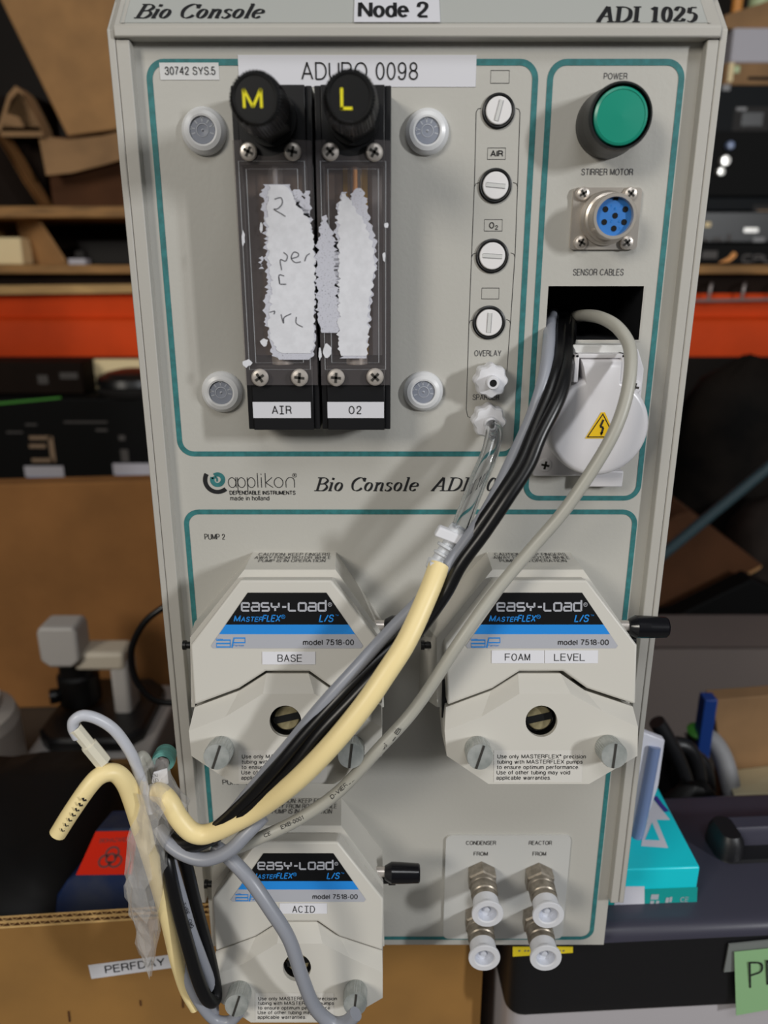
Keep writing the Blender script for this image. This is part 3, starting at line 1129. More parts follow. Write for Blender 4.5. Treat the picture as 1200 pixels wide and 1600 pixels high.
torn(fmM,
     [[(289, 422, 444), (293, 420, 452), (320, 418, 464), (345, 416, 484), (380, 418, 490), (405, 420, 492), (450, 424, 492), (500, 420, 491), (512, 420, 491), (530, 422, 491), (542, 430, 490), (552, 440, 486)]],
     [[(288, 412, 452), (300, 409, 456), (340, 412, 486), (400, 416, 492), (440, 418, 492), (470, 414, 492), (500, 414, 492), (530, 422, 492), (556, 424, 488), (562, 436, 484)],
      [(296, 458, 468), (310, 456, 474), (340, 452, 486)], [(298, 478, 482), (312, 474, 484), (335, 474, 486)], [(400, 408, 411), (420, 405, 410)]],
     11, 'white torn paper scrap with pencil writing',
     marks=[[(429, 311), (439, 309), (441, 318), (434, 326), (428, 327), (438, 333), (446, 338)],
            [(443, 394), (449, 400), (446, 408), (438, 406), (440, 422)], [(455, 404), (465, 401), (466, 396), (459, 394), (455, 403), (461, 410), (470, 409)], [(476, 408), (479, 400), (484, 396)],
            [(436, 434), (437, 444), (436, 430), (444, 431)], [(438, 444), (447, 444)],
            [(421, 488), (429, 486), (428, 491)], [(439, 491), (443, 505), (444, 496), (455, 490)], [(463, 495), (463, 505), (473, 511)]],
     bits=((386, 567, 8, 7), (380, 372, 3, 12), (413, 535, 6, 6), (408, 356, 2.5, 10)))
torn(fmL,
     [[(303, 534, 540), (320, 529, 552), (345, 528, 568), (380, 529, 582), (420, 529, 586), (445, 529, 582), (480, 529, 576), (510, 528, 576), (545, 529, 574), (556, 530, 572)]],
     [[(300, 535, 541), (316, 529, 545), (360, 524, 560), (420, 524, 560), (480, 528, 560)], [(294, 556, 566), (310, 547, 571), (340, 545, 576), (375, 545, 588), (415, 545, 588), (440, 560, 584), (520, 560, 576), (560, 530, 573)],
      [(336, 505, 509), (355, 501, 516), (372, 497, 522), (384, 495, 536), (400, 494, 536), (460, 495, 536), (505, 497, 536), (520, 502, 528)]],
     12, 'white torn paper scrap without writing',
     bits=((512, 548, 8, 12), (604, 352, 4, 5), (600, 400, 3, 9), (500, 553, 3, 10)))

# a few paper shreds still hanging on the left edge of the air flow meter
# ---------------------------------------------------------------- rubber plugs
for (x, y, rx) in ((316, 203, 34), (668, 204, 33), (345, 614, 31), (662, 613, 30)):
    c = at(x, y, -.0045)
    R = rad(rx, -.0045, x, y)
    mb = MB()
    mb.lathe([(R * 1.04, 0), (R * 1.04, .0012), (R * .99, .0024), (R * .86, .0040), (R * .68, .0047), (R * .60, .0046), (R * .58, .0036)], (c.x, 0, c.z), OUT, 'silicone', 36)
    mb.lathe([(R * .60, .0034), (R * .56, .0038, 'silicone_grey'), (R * .30, .0038, 'silicone_grey'), (R * .28, .0040, 'silicone_mark'), (R * .26, .0040, 'silicone_mark'), (R * .24, .0038, 'silicone_grey'), (R * .07, .0036, 'silicone_grey'), (0, .0044, 'silicone_mark')], (c.x, 0, c.z), OUT, 'silicone_grey', 36)
    for k in range(7):
        t = random.uniform(.2, .4) + k * .62 - .5
        o = Vector((c.x, -.0039, c.z)) + Vector((cos(t), 0, sin(t))) * R * .44
        u = Vector((cos(t + pi / 2), 0, sin(t + pi / 2))) * R * .055
        w = Vector((cos(t), 0, sin(t))) * R * .09
        ribbon(mb, [o - w, o + w], R * .06, OUT, 'silicone_mark')
        if k % 2:
            ribbon(mb, [o - u * 1.5 + w, o + u * 1.5 + w], R * .06, OUT, 'silicone_mark')
    mb.build('hole_plug', con)

# ---------------------------------------------------------------- slotted valves
for (x, y, ang) in ((779, 173, 76), (774, 290, -5), (769, 400, -3), (764, 504, 88)):
    c = at(x, y, -.001)
    R = rad(25, -.001, x, y)
    mb = MB()
    mb.lathe([(R * 1.03, 0), (R * 1.03, .0008), (R * .93, .0012), (R * .84, .0010), (R * .82, .0003)], (c.x, 0, c.z), OUT, 'black_plastic', 40)
    mb.lathe([(R * .80, .0), (R * .80, .0018), (R * .76, .0021), (0, .0021)], (c.x, 0, c.z), OUT, 'white_button', 40)
    t = radians(ang)
    u = Vector((cos(t), 0, sin(t)))
    n = Vector((0, -1, 0))
    mb.obox(Vector((c.x, -.0020, c.z)), u * R * .6, n.cross(u) * R * .12, n * .0004, 'outlet_grey')
    for s_ in (-1, 1):
        ribbon(mb, [Vector((c.x, -.00245, c.z)) + u * R * .6 * q + n.cross(u) * R * .12 * s_ for q in (-1, 1)], .0002, OUT, 'mark_grey')
    mb.build('valve_screw', con)

# ---------------------------------------------------------------- white luer outlets
for i, (x, y, nx, ny) in enumerate(((768, 596, 773, 601), (765, 660, 770, 672))):
    YN = -.013
    c = at(x, y, YN)
    R = rad(26, YN, x, y)
    mb = MB()
    star = lambda t, k: 1.0 + (.07 * cos(8 * t) if 1 <= k <= 4 else 0)
    z0 = Vector((c.x, 0, c.z))
    mb.lathe([(R * .62, 0), (R * .95, .002), (R, .005), (R * .98, .012), (R * .88, .0138), (R * .5, .0142), (R * .34, .0142)], z0, OUT, 'white_plastic', 64, star)
    mb.lathe([(R * .42, .008), (R * .40, .019), (R * .34, .0195), (R * .22, .0195), (R * .21, .010)], z0, OUT, 'white_plastic', 24)
    mb.lathe([(R * .22, .0190), (0, .0190)], z0, OUT, 'dark_hole', 20)
    mb.build('luer_outlet', con)
    if i == 1:
        LUER2 = z0 + OUT * .018

# ---------------------------------------------------------------- power button
YF = -.022
c = at(971, 181, YF)
R = rad(50, YF, 971, 181)
mb = MB()
mb.lathe([(R * 1.06, 0), (R * 1.06, .004), (R * 1.02, .012), (R, .0205), (R * .97, .022), (R * .92, .022), (R * .89, .0195), (R * .89, .014), (0, .014)], (c.x, 0, c.z), OUT, 'black_plastic', 56)
pb = mb.build('power_button', con, label='round power button with green face in a black ring')
mb = MB()
mb.lathe([(R * .85, .014), (R * .85, .0205), (R * .835, .0212), (R * .76, .0217), (R * .74, .0214), (0, .0219)], (c.x, 0, c.z), OUT, 'green_cap', 56)
mb.build('button_cap', pb, label='green push face')

# ---------------------------------------------------------------- stirrer motor socket
YFl = -.002
mb = MB()
a, b_ = at(897, 293, YFl), at(996, 390, YFl)
rr = round_rect(a.x, b_.z, b_.x - .0004, a.z, .0018, 5)
mb.prism([(x, YFl, z) for x, z in rr][::-1], (0, .002, 0), 'nickel')
c = at(961, 338, -.0175)
R = rad(34.5, -.0175, 961, 338)
mb.lathe([(R * 1.22, .002), (R * 1.22, .0035), (R * 1.10, .0045), (R * 1.10, .0075), (R * 1.0, .008), (R, .0172), (R * .97, .0176), (R * .84, .0176), (R * .82, .0160), (R * .82, .0120)], (c.x, 0, c.z), OUT, 'nickel', 48)
so = mb.build('socket_connector', con, label='round metal socket on a square flange')
mb = MB()
fi = Flat((0, -.0150, 0), OUT)
mb.lathe([(R * .82, .012), (R * .82, .0149), (0, .0150)], (c.x, 0, c.z), OUT, 'blue_insert', 48)
for (x, y) in ((946, 327), (977, 327), (961, 337), (944, 347), (975, 347), (959, 357)):
    p = fi.p(x, y)
    mb.lathe([(R * .13, .01515), (R * .12, .0152), (0, .0152)], (p.x, 0, p.z), OUT, 'dark_hole', 16)
p = fi.p(962, 311)
mb.box((p.x - .0011, -.0153, p.z - .0004), (p.x + .0011, -.0150, p.z + .0008), 'dark_hole')
for s_, x, y in (('1', 954, 322), ('5', 971, 321), ('6', 961, 326), ('2', 955, 345), ('4', 967, 346), ('3', 968, 357)):
    fi.text(mb, s_, x - 1.6, y - 2.5, x + 1.6, y + 2.5, 'plate_blue', 0, .0002)
mb.build('socket_insert', so, label='blue insert with six pin holes')
for x, y in ((910, 303), (984, 303), (907, 379), (978, 379)):
    p = at(x, y, YFl)
    screw(so, (p.x, YFl, p.z), OUT, rad(10.5, YFl, x, y), 'steel', h=.0022)

# ---------------------------------------------------------------- power outlet with hinged lid
mb = MB()
YP = -.004
a, b_ = at(846, 552, YP), at(1003, 746, YP)
xa = at(833, 740, YP).x
xb = at(1004, 600, YP).x
zt, zb = at(900, 545, YP).z, at(900, 744, YP).z
rr = round_rect(xa, zb, xb, zt, .006, 6)
# two ears on a plate: the other two corners are cut away
cut = [(xa, zb), (xb - .012, zb), (xb - .006, zb + .016), (xb, zb + .024), (xb, zt - .010), (xb - .004, zt), (xa + .008, zt), (xa + .005, zt - .010), (xa, zb + .020)]
mb.prism([(x, YP, z) for x, z in cut][::-1], (0, .004, 0), 'outlet_white')
tabA, tabB = at(914, 744, YP), at(968, 757, YP)
mb.box((tabA.x, -.009, tabB.z), (tabB.x, 0, tabA.z + .004), 'outlet_white')
ht, hb = at(899, 537, -.012), at(978, 600, -.014)
mb.box((ht.x - .001, -.012, at(900, 552, -.012).z), (hb.x, 0, at(900, 537, 0).z + .0005), 'outlet_grey')
# hinge frame: two cheeks and a top bar
yh = -.020
x0, x1 = at(898, 560, yh).x, at(978, 560, yh).x
z1, z0 = at(900, 553, yh).z, at(900, 598, yh).z
mb.box((x0, yh, z0), (x0 + .0024, 0, z1), 'outlet_white')
mb.box((x1 - .0024, yh, z0), (x1, 0, z1), 'outlet_white')
mb.box((x0, yh, z1 - .0022), (x1, 0, z1), 'outlet_white')
ou = mb.build('power_outlet', con, .0006, label='white power outlet under a round hinged lid')
mb = MB()
yl = -.021
c = at(936, 668, yl)
Rx = rad(79, yl, 936, 668)
tx0, tx1 = at(906, 600, yl).x, at(970, 600, yl).x
tz = at(936, 561, yl).z
prof = []
t0 = math.acos(min(1, (tx1 - c.x) / Rx))
n = 44
for i in range(n + 1):
    t = (pi - t0) + (pi + 2 * t0) * i / n
    prof.append((c.x + Rx * cos(t), c.z + Rx * sin(t)))
prof += [(tx1, tz), (tx0, tz)]
ctr = Vector((c.x, 0, c.z))
shrink = lambda s_, y: [Vector((c.x + (x - c.x) * s_, y, c.z + (z - c.z) * s_)) for x, z in prof]
mb.loft([shrink(1.0, -.004), shrink(1.0, yl + .0035), shrink(.985, yl + .0014), shrink(.95, yl + .0002), shrink(.88, yl - .0003), shrink(.5, yl - .0006)], 'outlet_white')
lid = mb.build('lid', ou, label='round white lid', sharp=50)
mb = MB()
fw_ = Flat((0, yl - .0007, 0), OUT)
O, X, Y = fw_.frame(914, 685, 963, 644)
N = OUT * .0002
mb.poly([O + N, O + X + N, O + X * .56 + Y + N, O + X * .44 + Y + N], 'warning')
P = [O + X * .07 + Y * .06, O + X * .93 + Y * .06, O + X * .5 + Y * .93]
ribbon(mb, [p + OUT * .0003 for p in P], .0010, OUT, 'ink', True)
strokes(mb, [[(.53, .72), (.45, .46)], [(.45, .46), (.55, .42)], [(.55, .42), (.5, .16)]], O, X, Y, .0010, 'ink', .0004, False)
mb.poly([O + X * a_ + Y * b2 + OUT * .0004 for a_, b2 in ((.46, .24), (.50, .10), (.56, .24))], 'ink')
mb.build('sticker', lid, label='yellow triangle warning sticker with a lightning bolt')
for x, y in ((852, 727), (992, 605)):
    p = at(x, y, -.005)
    screw(ou, (p.x, -.004, p.z), OUT, rad(11, -.005, x, y), 'outlet_white', ang=.2)

# ---------------------------------------------------------------- hose couplings
YC = -.0015
mb = MB()
a, b_ = at(697, 1306, YC), at(893, 1306, YC)
zb = at(800, 1467, YC).z
rr = round_rect(a.x, zb, b_.x, a.z, .004, 6)
mb.prism([(x, YC, z) for x, z in rr][::-1], (0, .0014, 0), 'coupling_plate')
fc = Flat((0, YC, 0), OUT)
for s_, x0, y0, x1, y1 in (('CONDENSER', 728, 1313.5, 775, 1320), ('REACTOR', 826, 1313.5, 862, 1320), ('FROM', 740, 1330.5, 762, 1337), ('FROM', 832, 1330.5, 853, 1337)):
    fc.text(mb, s_, x0, y0, x1, y1, 'ink', .004)
mb.build('coupling_plate', con, label='pale plate lettered CONDENSER and REACTOR')
for (x, y) in ((762, 1429), (857, 1431), (757, 1498), (853, 1498)):
    YE = -.034
    c = at(x, y, YE)
    s_ = rad(25, YE, x, y) / 1.0
    z0 = Vector((c.x, YC, c.z))
    mb = MB()
    hexm = lambda t, k: (1 / cos(((t + pi / 6) % (pi / 3)) - pi / 6)) if k < 4 else 1.0
    mb.lathe([(s_ * .86, 0), (s_ * .88, .0008), (s_ * .88, .0078), (s_ * .8, .0088), (s_ * .84, .009), (s_ * .88, .0096), (s_ * .88, .0118), (s_ * .82, .0122), (s_ * .82, .0140), (s_ * .87, .0145), (s_ * .87, .0182), (s_ * .80, .0188), (s_ * .80, .0206), (s_ * .84, .0208), (s_ * .84, .0226), (s_ * .5, .0228)], z0, OUT, 'nickel_dark', 48, hexm)
    cp_ = mb.build('hose_coupling', con)
    mb = MB()
    mb.lathe([(s_ * .80, .0215), (s_ * .82, .0222), (s_ * .83, .0295), (s_ * .98, .0305), (s_ * 1.0, .0318), (s_ * .97, .0325), (s_ * .66, .0325), (s_ * .58, .0320), (s_ * .54, .028, 'cap_deep'), (s_ * .2, .0278, 'cap_deep'), (s_ * .17, .0292, 'cap_deep'), (0, .0294, 'cap_deep')], z0, OUT, 'cap_white', 40)
    mb.build('dust_cap', cp_, label='milky plastic dust cap')

# ================================================================ pump heads
TILT = radians(15)
PN = Vector((0, -cos(TILT), sin(TILT)))
PP = at(446, 906, -.038)


def pump_face(e, shift=Vector((0, 0, 0))):
    return Flat(PP + PN * e + shift, PN)


CF = pump_face(0)
JF = pump_face(.004)


def build_pump():
    root = thing('pump_head', 'pump head, placeholder', 'pump head', at(446, 1127, 0), 'pump heads on the console front')
    # rear housing on the panel, narrowing towards it
    r0 = [at(x, y, 0) for x, y in ((395, 863), (525, 863), (596, 966), (596, 1085), (311, 1085), (304, 972))]
    HF = pump_face(-.0125)
    r1 = [HF.p(x, y) for x, y in ((382, 890), (524, 890), (598, 992), (600, 1105), (299, 1105), (297, 996))]
    mb = MB().loft([r0, r1], 'ivory_side')
    # caution lettering on the upper face
    n_up = (r0[1] - r0[0]).cross(r1[0] - r0[0])
    n_up = n_up if n_up.z > 0 else -n_up
    FU = Flat(r0[0], n_up)
    for s_, x0, y0, x1, y1 in (('CAUTION: KEEP FINGERS', 403, 864.5, 515, 869), ('AWAY FROM ROTOR WHILE', 397, 869.7, 517, 874), ('PUMP IS IN OPERATION', 403, 874.5, 508, 879)):
        FU.text(mb, s_, x0, y0, x1, y1, 'ink', 0, .0003)
    mb.build('rear_housing', root, .0007)
    # front cover
    IN = pump_face(-.0118)
    f_out = [(375, 906), (518, 906), (598, 1008), (597, 1101), (521, 1076), (483, 1049), (415, 1049), (373, 1076), (303, 1102), (297, 1008)]
    fr = [CF.p(x, y) for x, y in f_out]
    bk = []
    for p, (x, y) in zip(fr, f_out):
        q = p - PN * .0118
        bk.append(q)
    mb = MB().loft([bk, fr], 'ivory')
    cov = mb.build('front_cover', root, .0012, 3)
    # black strip standing in for the shade in the seam gap
    gm = MB()
    GP = pump_face(-.0122)
    gap = [GP.p(x, y) for x, y in ((306, 1060), (592, 1060), (592, 1120), (306, 1120))]
    gm.prism(gap, PN * .0015, 'black_plastic')
    gm.build('seam_shade', root, label='black strip for the shade in the gap between cover and clamp')
    # nameplate
    mb = MB()
    N = PN * .0003
    q = lambda pts, m, e=.0003: mb.poly([CF.p(x, y, e) for x, y in pts], m)
    sl, sr = (387 - 327) / 87.0, (570 - 510) / 87.0
    L = lambda y: 387 - sl * (y - 926)
    R_ = lambda y: 510 + sr * (y - 926)
    q([(L(926), 926), (R_(926), 926), (R_(976), 976), (L(976), 976)], 'plate_black')
    q([(L(976), 976), (R_(976), 976), (R_(991), 991), (L(991), 991)], 'plate_blue')
    q([(L(991), 991), (R_(991), 991), (R_(1009), 1009), (R_(1009) - 3, 1013), (L(1009) + 3, 1013), (L(1009), 1009)], 'plate_silver')
    C2 = pump_face(.0003)
    O, X, Y = C2.frame(378, 954.5, 509, 942)
    tech(mb, 'easY-Load', O, X, Y, 'plate_silver', .23)
    O, X, Y = C2.frame(512, 948, 519, 941)
    strokes(mb, [ell(.5, .5, .42, .42)], O, X, Y, .0002, 'plate_silver')
    C2.text(mb, 'R', 514, 942.5, 517, 946.5, 'plate_silver')

    def slant(sx, x0, y0, x1, y1, m, bold=.02, k=.22):
        O, X, Y = C2.frame(x0, y0, x1, y1)
        w = X.length
        X = X * (1 - k * Y.length / w)
        text(mb, sx, O, X, Y + X.normalized() * Y.length * k, m, bold)
    slant('M', 365, 961, 377, 971.5, 'plate_blue')
    slant('ASTER', 376, 963.5, 412, 971.5, 'plate_blue')
    slant('FLEX', 409, 960.5, 440, 971.5, 'plate_blue')
    O, X, Y = C2.frame(439, 967, 446, 960)
    strokes(mb, [ell(.5, .5, .42, .42)], O, X, Y, .0002, 'plate_blue')
    C2.text(mb, 'R', 441, 961.5, 444, 965.5, 'plate_blue')
    slant('L/S', 498, 960, 523, 972, 'plate_blue')
    C2.text(mb, 'TM', 524, 960, 529, 962.5, 'plate_blue')
    C2.text(mb, 'model 7518-00', 473.5, 999, 553, 1008, 'ink', .016)
    O, X, Y = C2.frame(336, 1012, 384, 996)
    strokes(mb, [[(.05, .75), (.5, .75), (.5, .08), (.05, .08), (.05, .42), (.5, .42)]], O, X, Y, .0007, 'plate_blue', sm=False)
    strokes(mb, [[(.55, .0), (.62, .95), (.98, .95), (.98, .5), (.62, .5)]], O, X, Y, .0007, 'plate_blue', sm=False)
    C2.text(mb, 'Cole', 337, 997, 348, 1000, 'plate_blue')
    C2.text(mb, 'Parmer', 364, 1006.5, 382, 1010, 'plate_blue')
    mb.build('nameplate', root, label='black, blue and silver nameplate')
    # clamp jaw under the seam
    ridge = [(295, 1142), (352, 1120), (411, 1084), (491, 1084), (540, 1110), (597, 1136)]
    low = [(597, 1181), (522, 1225), (365, 1225), (299, 1181)]
    seam = [(304, 1105), (374, 1079), (416, 1052), (482, 1052), (521, 1079), (596, 1104)]
    fo = [JF.p(x, y) for x, y in ridge + low]
    SB = pump_face(-.0035)
    so_ = [SB.p(x, y) for x, y in seam]
    hc = JF.p(446, 1127)
    u = Vector((1, 0, 0))
    w = PN.cross(u)
    hr = rad(24.5, -.055, 446, 1127)
    circ = [hc + (u * cos(t) + w * sin(t)) * hr for t in [2 * pi * i / 32 for i in range(32)]]
    mb = MB()
    mb.holed(fo, [circ], 'ivory', PN)
    mb.loft([circ, [p - PN * .003 for p in circ]], 'ivory', False, False)
    mb.loft([[p - PN * .003 for p in circ], [p - PN * .010 for p in circ]], 'black_plastic', False, False)
    for i in range(5):
        mb.poly([fo[i], fo[i + 1], so_[i + 1], so_[i]], 'ivory')
    # side and lower walls
    back = pump_face(-.034)
    def bp(p):
        return p - PN * .036
    mb.poly([so_[0], so_[0] - PN * .02, bp(fo[9]), bp(fo[0]), fo[0]][:1] + [so_[0] - PN * .028, bp(fo[0]), fo[0]], 'ivory_side')
    mb.poly([so_[5], fo[5], bp(fo[5]), so_[5] - PN * .028], 'ivory_side')
    for i in range(5, 9):
        mb.poly([fo[i], fo[i + 1], bp(fo[i + 1]), bp(fo[i])], 'ivory_side')
    mb.poly([fo[9], fo[0], bp(fo[0]), bp(fo[9])], 'ivory_side')
    for i in range(5):
        mb.poly([so_[i], so_[i + 1], so_[i + 1] - PN * .028, so_[i] - PN * .028], 'ivory_side')
    J2 = pump_face(.0041)
    O, X, Y = J2.frame(373, 1222, 511, 1172)
    mb.poly([O + PN * .0001, O + X + PN * .0001, O + X + Y + PN * .0001, O + Y + PN * .0001], 'clear_label')
    for k, (s_, x1) in enumerate((('Use only MASTERFLEX® precision', 516), ('tubing with MASTERFLEX pumps', 511), ('to ensure optimum performance.', 506), ('Use of other tubing may void', 492), ('applicable warranties.', 462))):
        y = 1183 + k * 8.3
        J2.text(mb, s_, 378 - .3 * k, y - 4.5, x1, y + 3.5, 'ink', .016)
    mb.build('clamp_jaw', root)
    # rotor end inside the hole
    mb = MB()
    mb.lathe([(hr * .98, 0), (hr * .98, .0004), (0, .0004)], hc - PN * .0100, PN, 'black_plastic', 32)
    mb.lathe([(hr * .80, .0004), (hr * .80, .0038), (hr * .74, .0042), (0, .0042)], hc - PN * .0100, PN, 'brass', 32)
    mb.obox(hc - PN * .0058, (u * .97 + w * .22) * hr * .82, (w * .97 - u * .22) * hr * .22, PN * .0006, 'black_plastic')
    mb.build('rotor_end', root, label='brass rotor end with a dark slot')
    # thumb screws
    for k, (x, y, sl_) in enumerate(((338, 1183, 1.25), (548, 1181, 1.45))):
        FC = pump_face(.004 + .012)
        c = FC.p(x, y) - PN * .012
        r = rad(20.5, -.07, x, y)
        kn = lambda t, i: 1.0 + (.02 if int(t / (2 * pi) * 72) % 2 else -.02) if 1 <= i <= 2 else 1.0
        mb = MB()
        mb.lathe([(r * .97, 0), (r, .0008), (r, .0108), (r * .96, .012), (0, .0121)], c, PN, 'zinc', 72, kn)
        d_ = u * cos(sl_) + w * sin(sl_)
        mb.obox(c + PN * .0120, d_ * r * .93, PN.cross(d_) * r * .09, PN * .0003, 'groove')
        mb.build('thumb_screw', root)
    # lever at the right, hinge pins
    yl = -.028
    c = at(574, 977, yl)
    e = at(606, 979, yl)
    mb = MB()
    d_ = Vector((1, 0, -.02)).normalized()
    rs = rad(8.5, yl, 580, 978)
    mb.lathe([(rs, 0), (rs, (e - c).length + .004)], c, d_, 'steel', 20, cap0=True, cap1=True)
    lev = mb.build('lever', root, label='steel lever shaft')
    rg = rad(18, yl, 600, 980)
    lg = rad(62, yl, 620, 980)
    mb = MB()
    mb.lathe([(rg * .55, 0), (rg * .68, .0006), (rg * 1.0, .0042), (rg * .98, lg * .5), (rg * .90, lg * .96), (rg * .80, lg), (0, lg)], at(600, 979, yl), d_, 'black_gloss', 32)
    mb.build('lever_grip', lev, label='black lever grip')
    mb = MB()
    pc = at(304, 1008, -.022)
    mb.lathe([(.0019, 0), (.0019, .0042), (.0026, .0044), (.0026, .0062), (0, .0062)], pc, Vector((-1, 0, 0)), 'black_plastic', 16)
    mb.build('hinge_pin', root)
    mb = MB()
    pc = at(589, 1000, -.022)
    mb.lathe([(.0022, 0), (.0022, .0060), (.003, .0064), (.003, .0105), (0, .0105)], pc, Vector((1, 0, 0)), 'black_plastic', 16)
    mb.build('hinge_pin', root)
    return root


pumpA = build_pump()


def copy_thing(root, shift, label):
    r = root.copy()
    COL.objects.link(r)
    r.location = Vector(root.location) + shift
    r['label'] = label
    ORG[r.name] = ORG[root.name] + shift
    for ch in list(root.children):
        c_ = ch.copy()
        COL.objects.link(c_)
        c_.parent = r
        for g in ch.children:
            g_ = g.copy()
            COL.objects.link(g_)
            g_.parent = c_
    return r


sB = at(846, 1127, 0) - at(446, 1127, 0)
sB.z = 0
sC = at(446, 1512, 0) - at(446, 1127, 0)
sC.x = at(464, 1512, -.055).x - at(446, 1127, -.055).x
pz = lambda p, dz: p
# the lower pump hangs straight under the first: find its drop from the height of its hole
hA = JF.p(446, 1127)
sC.z = at(464, 1512, hA.y).z - hA.z
sC.x = at(464, 1512, hA.y).x - hA.x
sC.y = 0
sB.x = at(846, 1127, hA.y).x - hA.x
bpy.context.view_layer.update()
pumpB = copy_thing(pumpA, sB, 'white pump head with FOAM and LEVEL stickers on the console right side')
pumpC = copy_thing(pumpA, sC, 'white pump head with ACID sticker, lowest on the console')
pumpA['label'] = 'white pump head with BASE sticker, upper left under the flow meters'


def mono(mb, fl, sx, x0, y0, x1, y1, m):
    """label-maker lettering: even cells"""
    n = len(sx)
    cw = (x1 - x0) / n
    for i, c_ in enumerate(sx):
        a_ = x0 + cw * i + cw * .08
        b2 = x0 + cw * (i + 1) - cw * .08
        if c_ == 'I':
            O, X, Y = fl.frame(a_, y0, b2, y1)
            strokes(mb, [[(.1, .95), (.9, .95)], [(.5, 1), (.5, 0)], [(.1, .05), (.9, .05)]], O, X, Y, .00042, m, sm=False)
        else:
            fl.text(mb, c_, a_, y0, b2, y1, m, -.004)


def pump_sticker(root, shift, words, boxes, txt):
    fl_ = pump_face(.0, shift)
    for wd, bx_, tx in zip(words, boxes, txt):
        mb = MB()
        O, X, Y = fl_.frame(bx_[0], bx_[3], bx_[2], bx_[1])
        mb.prism([p + PN * .0001 for p in (O, O + X, O + X + Y, O + Y)], PN * .0003, 'lab_white')
        f2 = pump_face(.0004, shift)
        mono(mb, f2, wd, *tx, 'ink')
        mb.build('sticker', root, label='white sticker reading %s' % wd)


pump_sticker(pumpA, Vector((0, 0, 0)), ['BASE'], [(410, 1018, 493, 1038)], [(433, 1022.5, 473, 1034)])
pump_sticker(pumpB, sB, ['FOAM', 'LEVEL'], [(768, 1016, 850, 1036), (851, 1016, 934, 1036)], [(788, 1021, 829, 1032.5), (865, 1021, 915, 1032.5)])
pump_sticker(pumpC, sC, ['ACID'], [(437, 1411, 511, 1427)], [(456, 1415, 493, 1426)])


# ================================================================ cables and tubes
def path(pts):
    return [at(x, y, Y) for x, y, Y in pts]


def cable(name, label, cat, pts, r, m, group=None, seg=14, flat=None):
    o = MB().tube(path(pts), r, m, seg, 6, True, flat).build(name, sharp=60)
    return tag(o, label, cat, group)


# clear tube from the lower luer outlet, with a white luer joint at its end
tp_pts = path([(770, 668, -.019), (772, 680, -.027), (764, 712, -.033), (747, 752, -.038), (730, 796, -.043), (718, 828, -.0465)])
rt = rad(14, -.035, 750, 740)
mb = MB().tube(tp_pts, rt, 'clear_tube', 24, 6, False)
n0 = len(mb.f)
mb.tube(tp_pts, rt * .66, 'clear_tube', 24, 6, False)
for q_ in range(n0, len(mb.f)):
    mb.f[q_] = mb.f[q_][::-1]
tag(mb.build('clear_tube', sharp=60), 'clear plastic tube hanging from the lower white outlet', 'tube')
jt = thing('tube_joint', 'milky white luer joint between the clear tube and cream tube', 'tube joint', at(705, 845, -.046))
c0, c1 = at(718, 822, -.0445), at(676, 893, -.052)
dj = (c1 - c0)
Lj = dj.length
rj = rad(15, -.045, 700, 845)
mb = MB()
mb.lathe([(rj * .8, 0), (rj * .9, Lj * .02), (rj * 1.05, Lj * .22), (rj * 1.05, Lj * .30), (rj * .7, Lj * .32), (rj * .7, Lj * .44), (rj * 1.1, Lj * .45), (rj * 1.1, Lj * .50), (rj * .75, Lj * .52), (rj * .75, Lj * .60), (rj * 1.0, Lj * .62), (rj * 1.0, Lj * .66), (rj * .8, Lj * .68), (rj * .8, Lj), (0, Lj)], c0, dj, 'luer_clear', 28)
mb.build('barb', jt)
mb = MB()
e1, e2 = at(682, 828, -.049), at(726, 845, -.049)
mb.obox((e1 + e2) / 2, (e2 - e1) / 2, dj.normalized() * .0026, Vector((0, -1, 0)) * .0024, 'white_plastic')
mb.build('wing', jt, .0008)

cream = cable('cream_tube', 'thick cream rubber tube curving down across the front of the console', 'tube',
              [(686, 884, -.056), (668, 930, -.066), (636, 1000, -.078), (603, 1052, -.085), (567, 1104, -.090), (515, 1167, -.093), (460, 1222, -.091), (405, 1263, -.084), (360, 1288, -.081), (325, 1303, -.079), (300, 1300, -.079), (279, 1278, -.078), (264, 1252, -.076), (249, 1238, -.071), (238, 1246, -.064), (233, 1275, -.060)],
              [.0051, .0049, .0049, .0049, .0049, .0049, .0049, .0049, .0049, .0049, .0049, .0049, .0049, .0048, .0047, .0045], 'cream', seg=20)
ring_ = MB()
k0, k1 = at(688, 876, -.0505), at(682, 894, -.0525)
ring_.lathe([(.0056, 0), (.0060, .0006), (.0060, .0045), (.0056, .005)], k0, k1 - k0, 'luer_clear', 24)
kk = at(681, 886, -.058)
ring_.obox(kk, Vector((.003, 0, 0)), Vector((0, .0016, 0)), Vector((0, 0, .0028)), 'luer_clear')
tag(ring_.build('cable_tie', bevel=.0004), 'milky clip around the top end of the cream tube', 'clip')

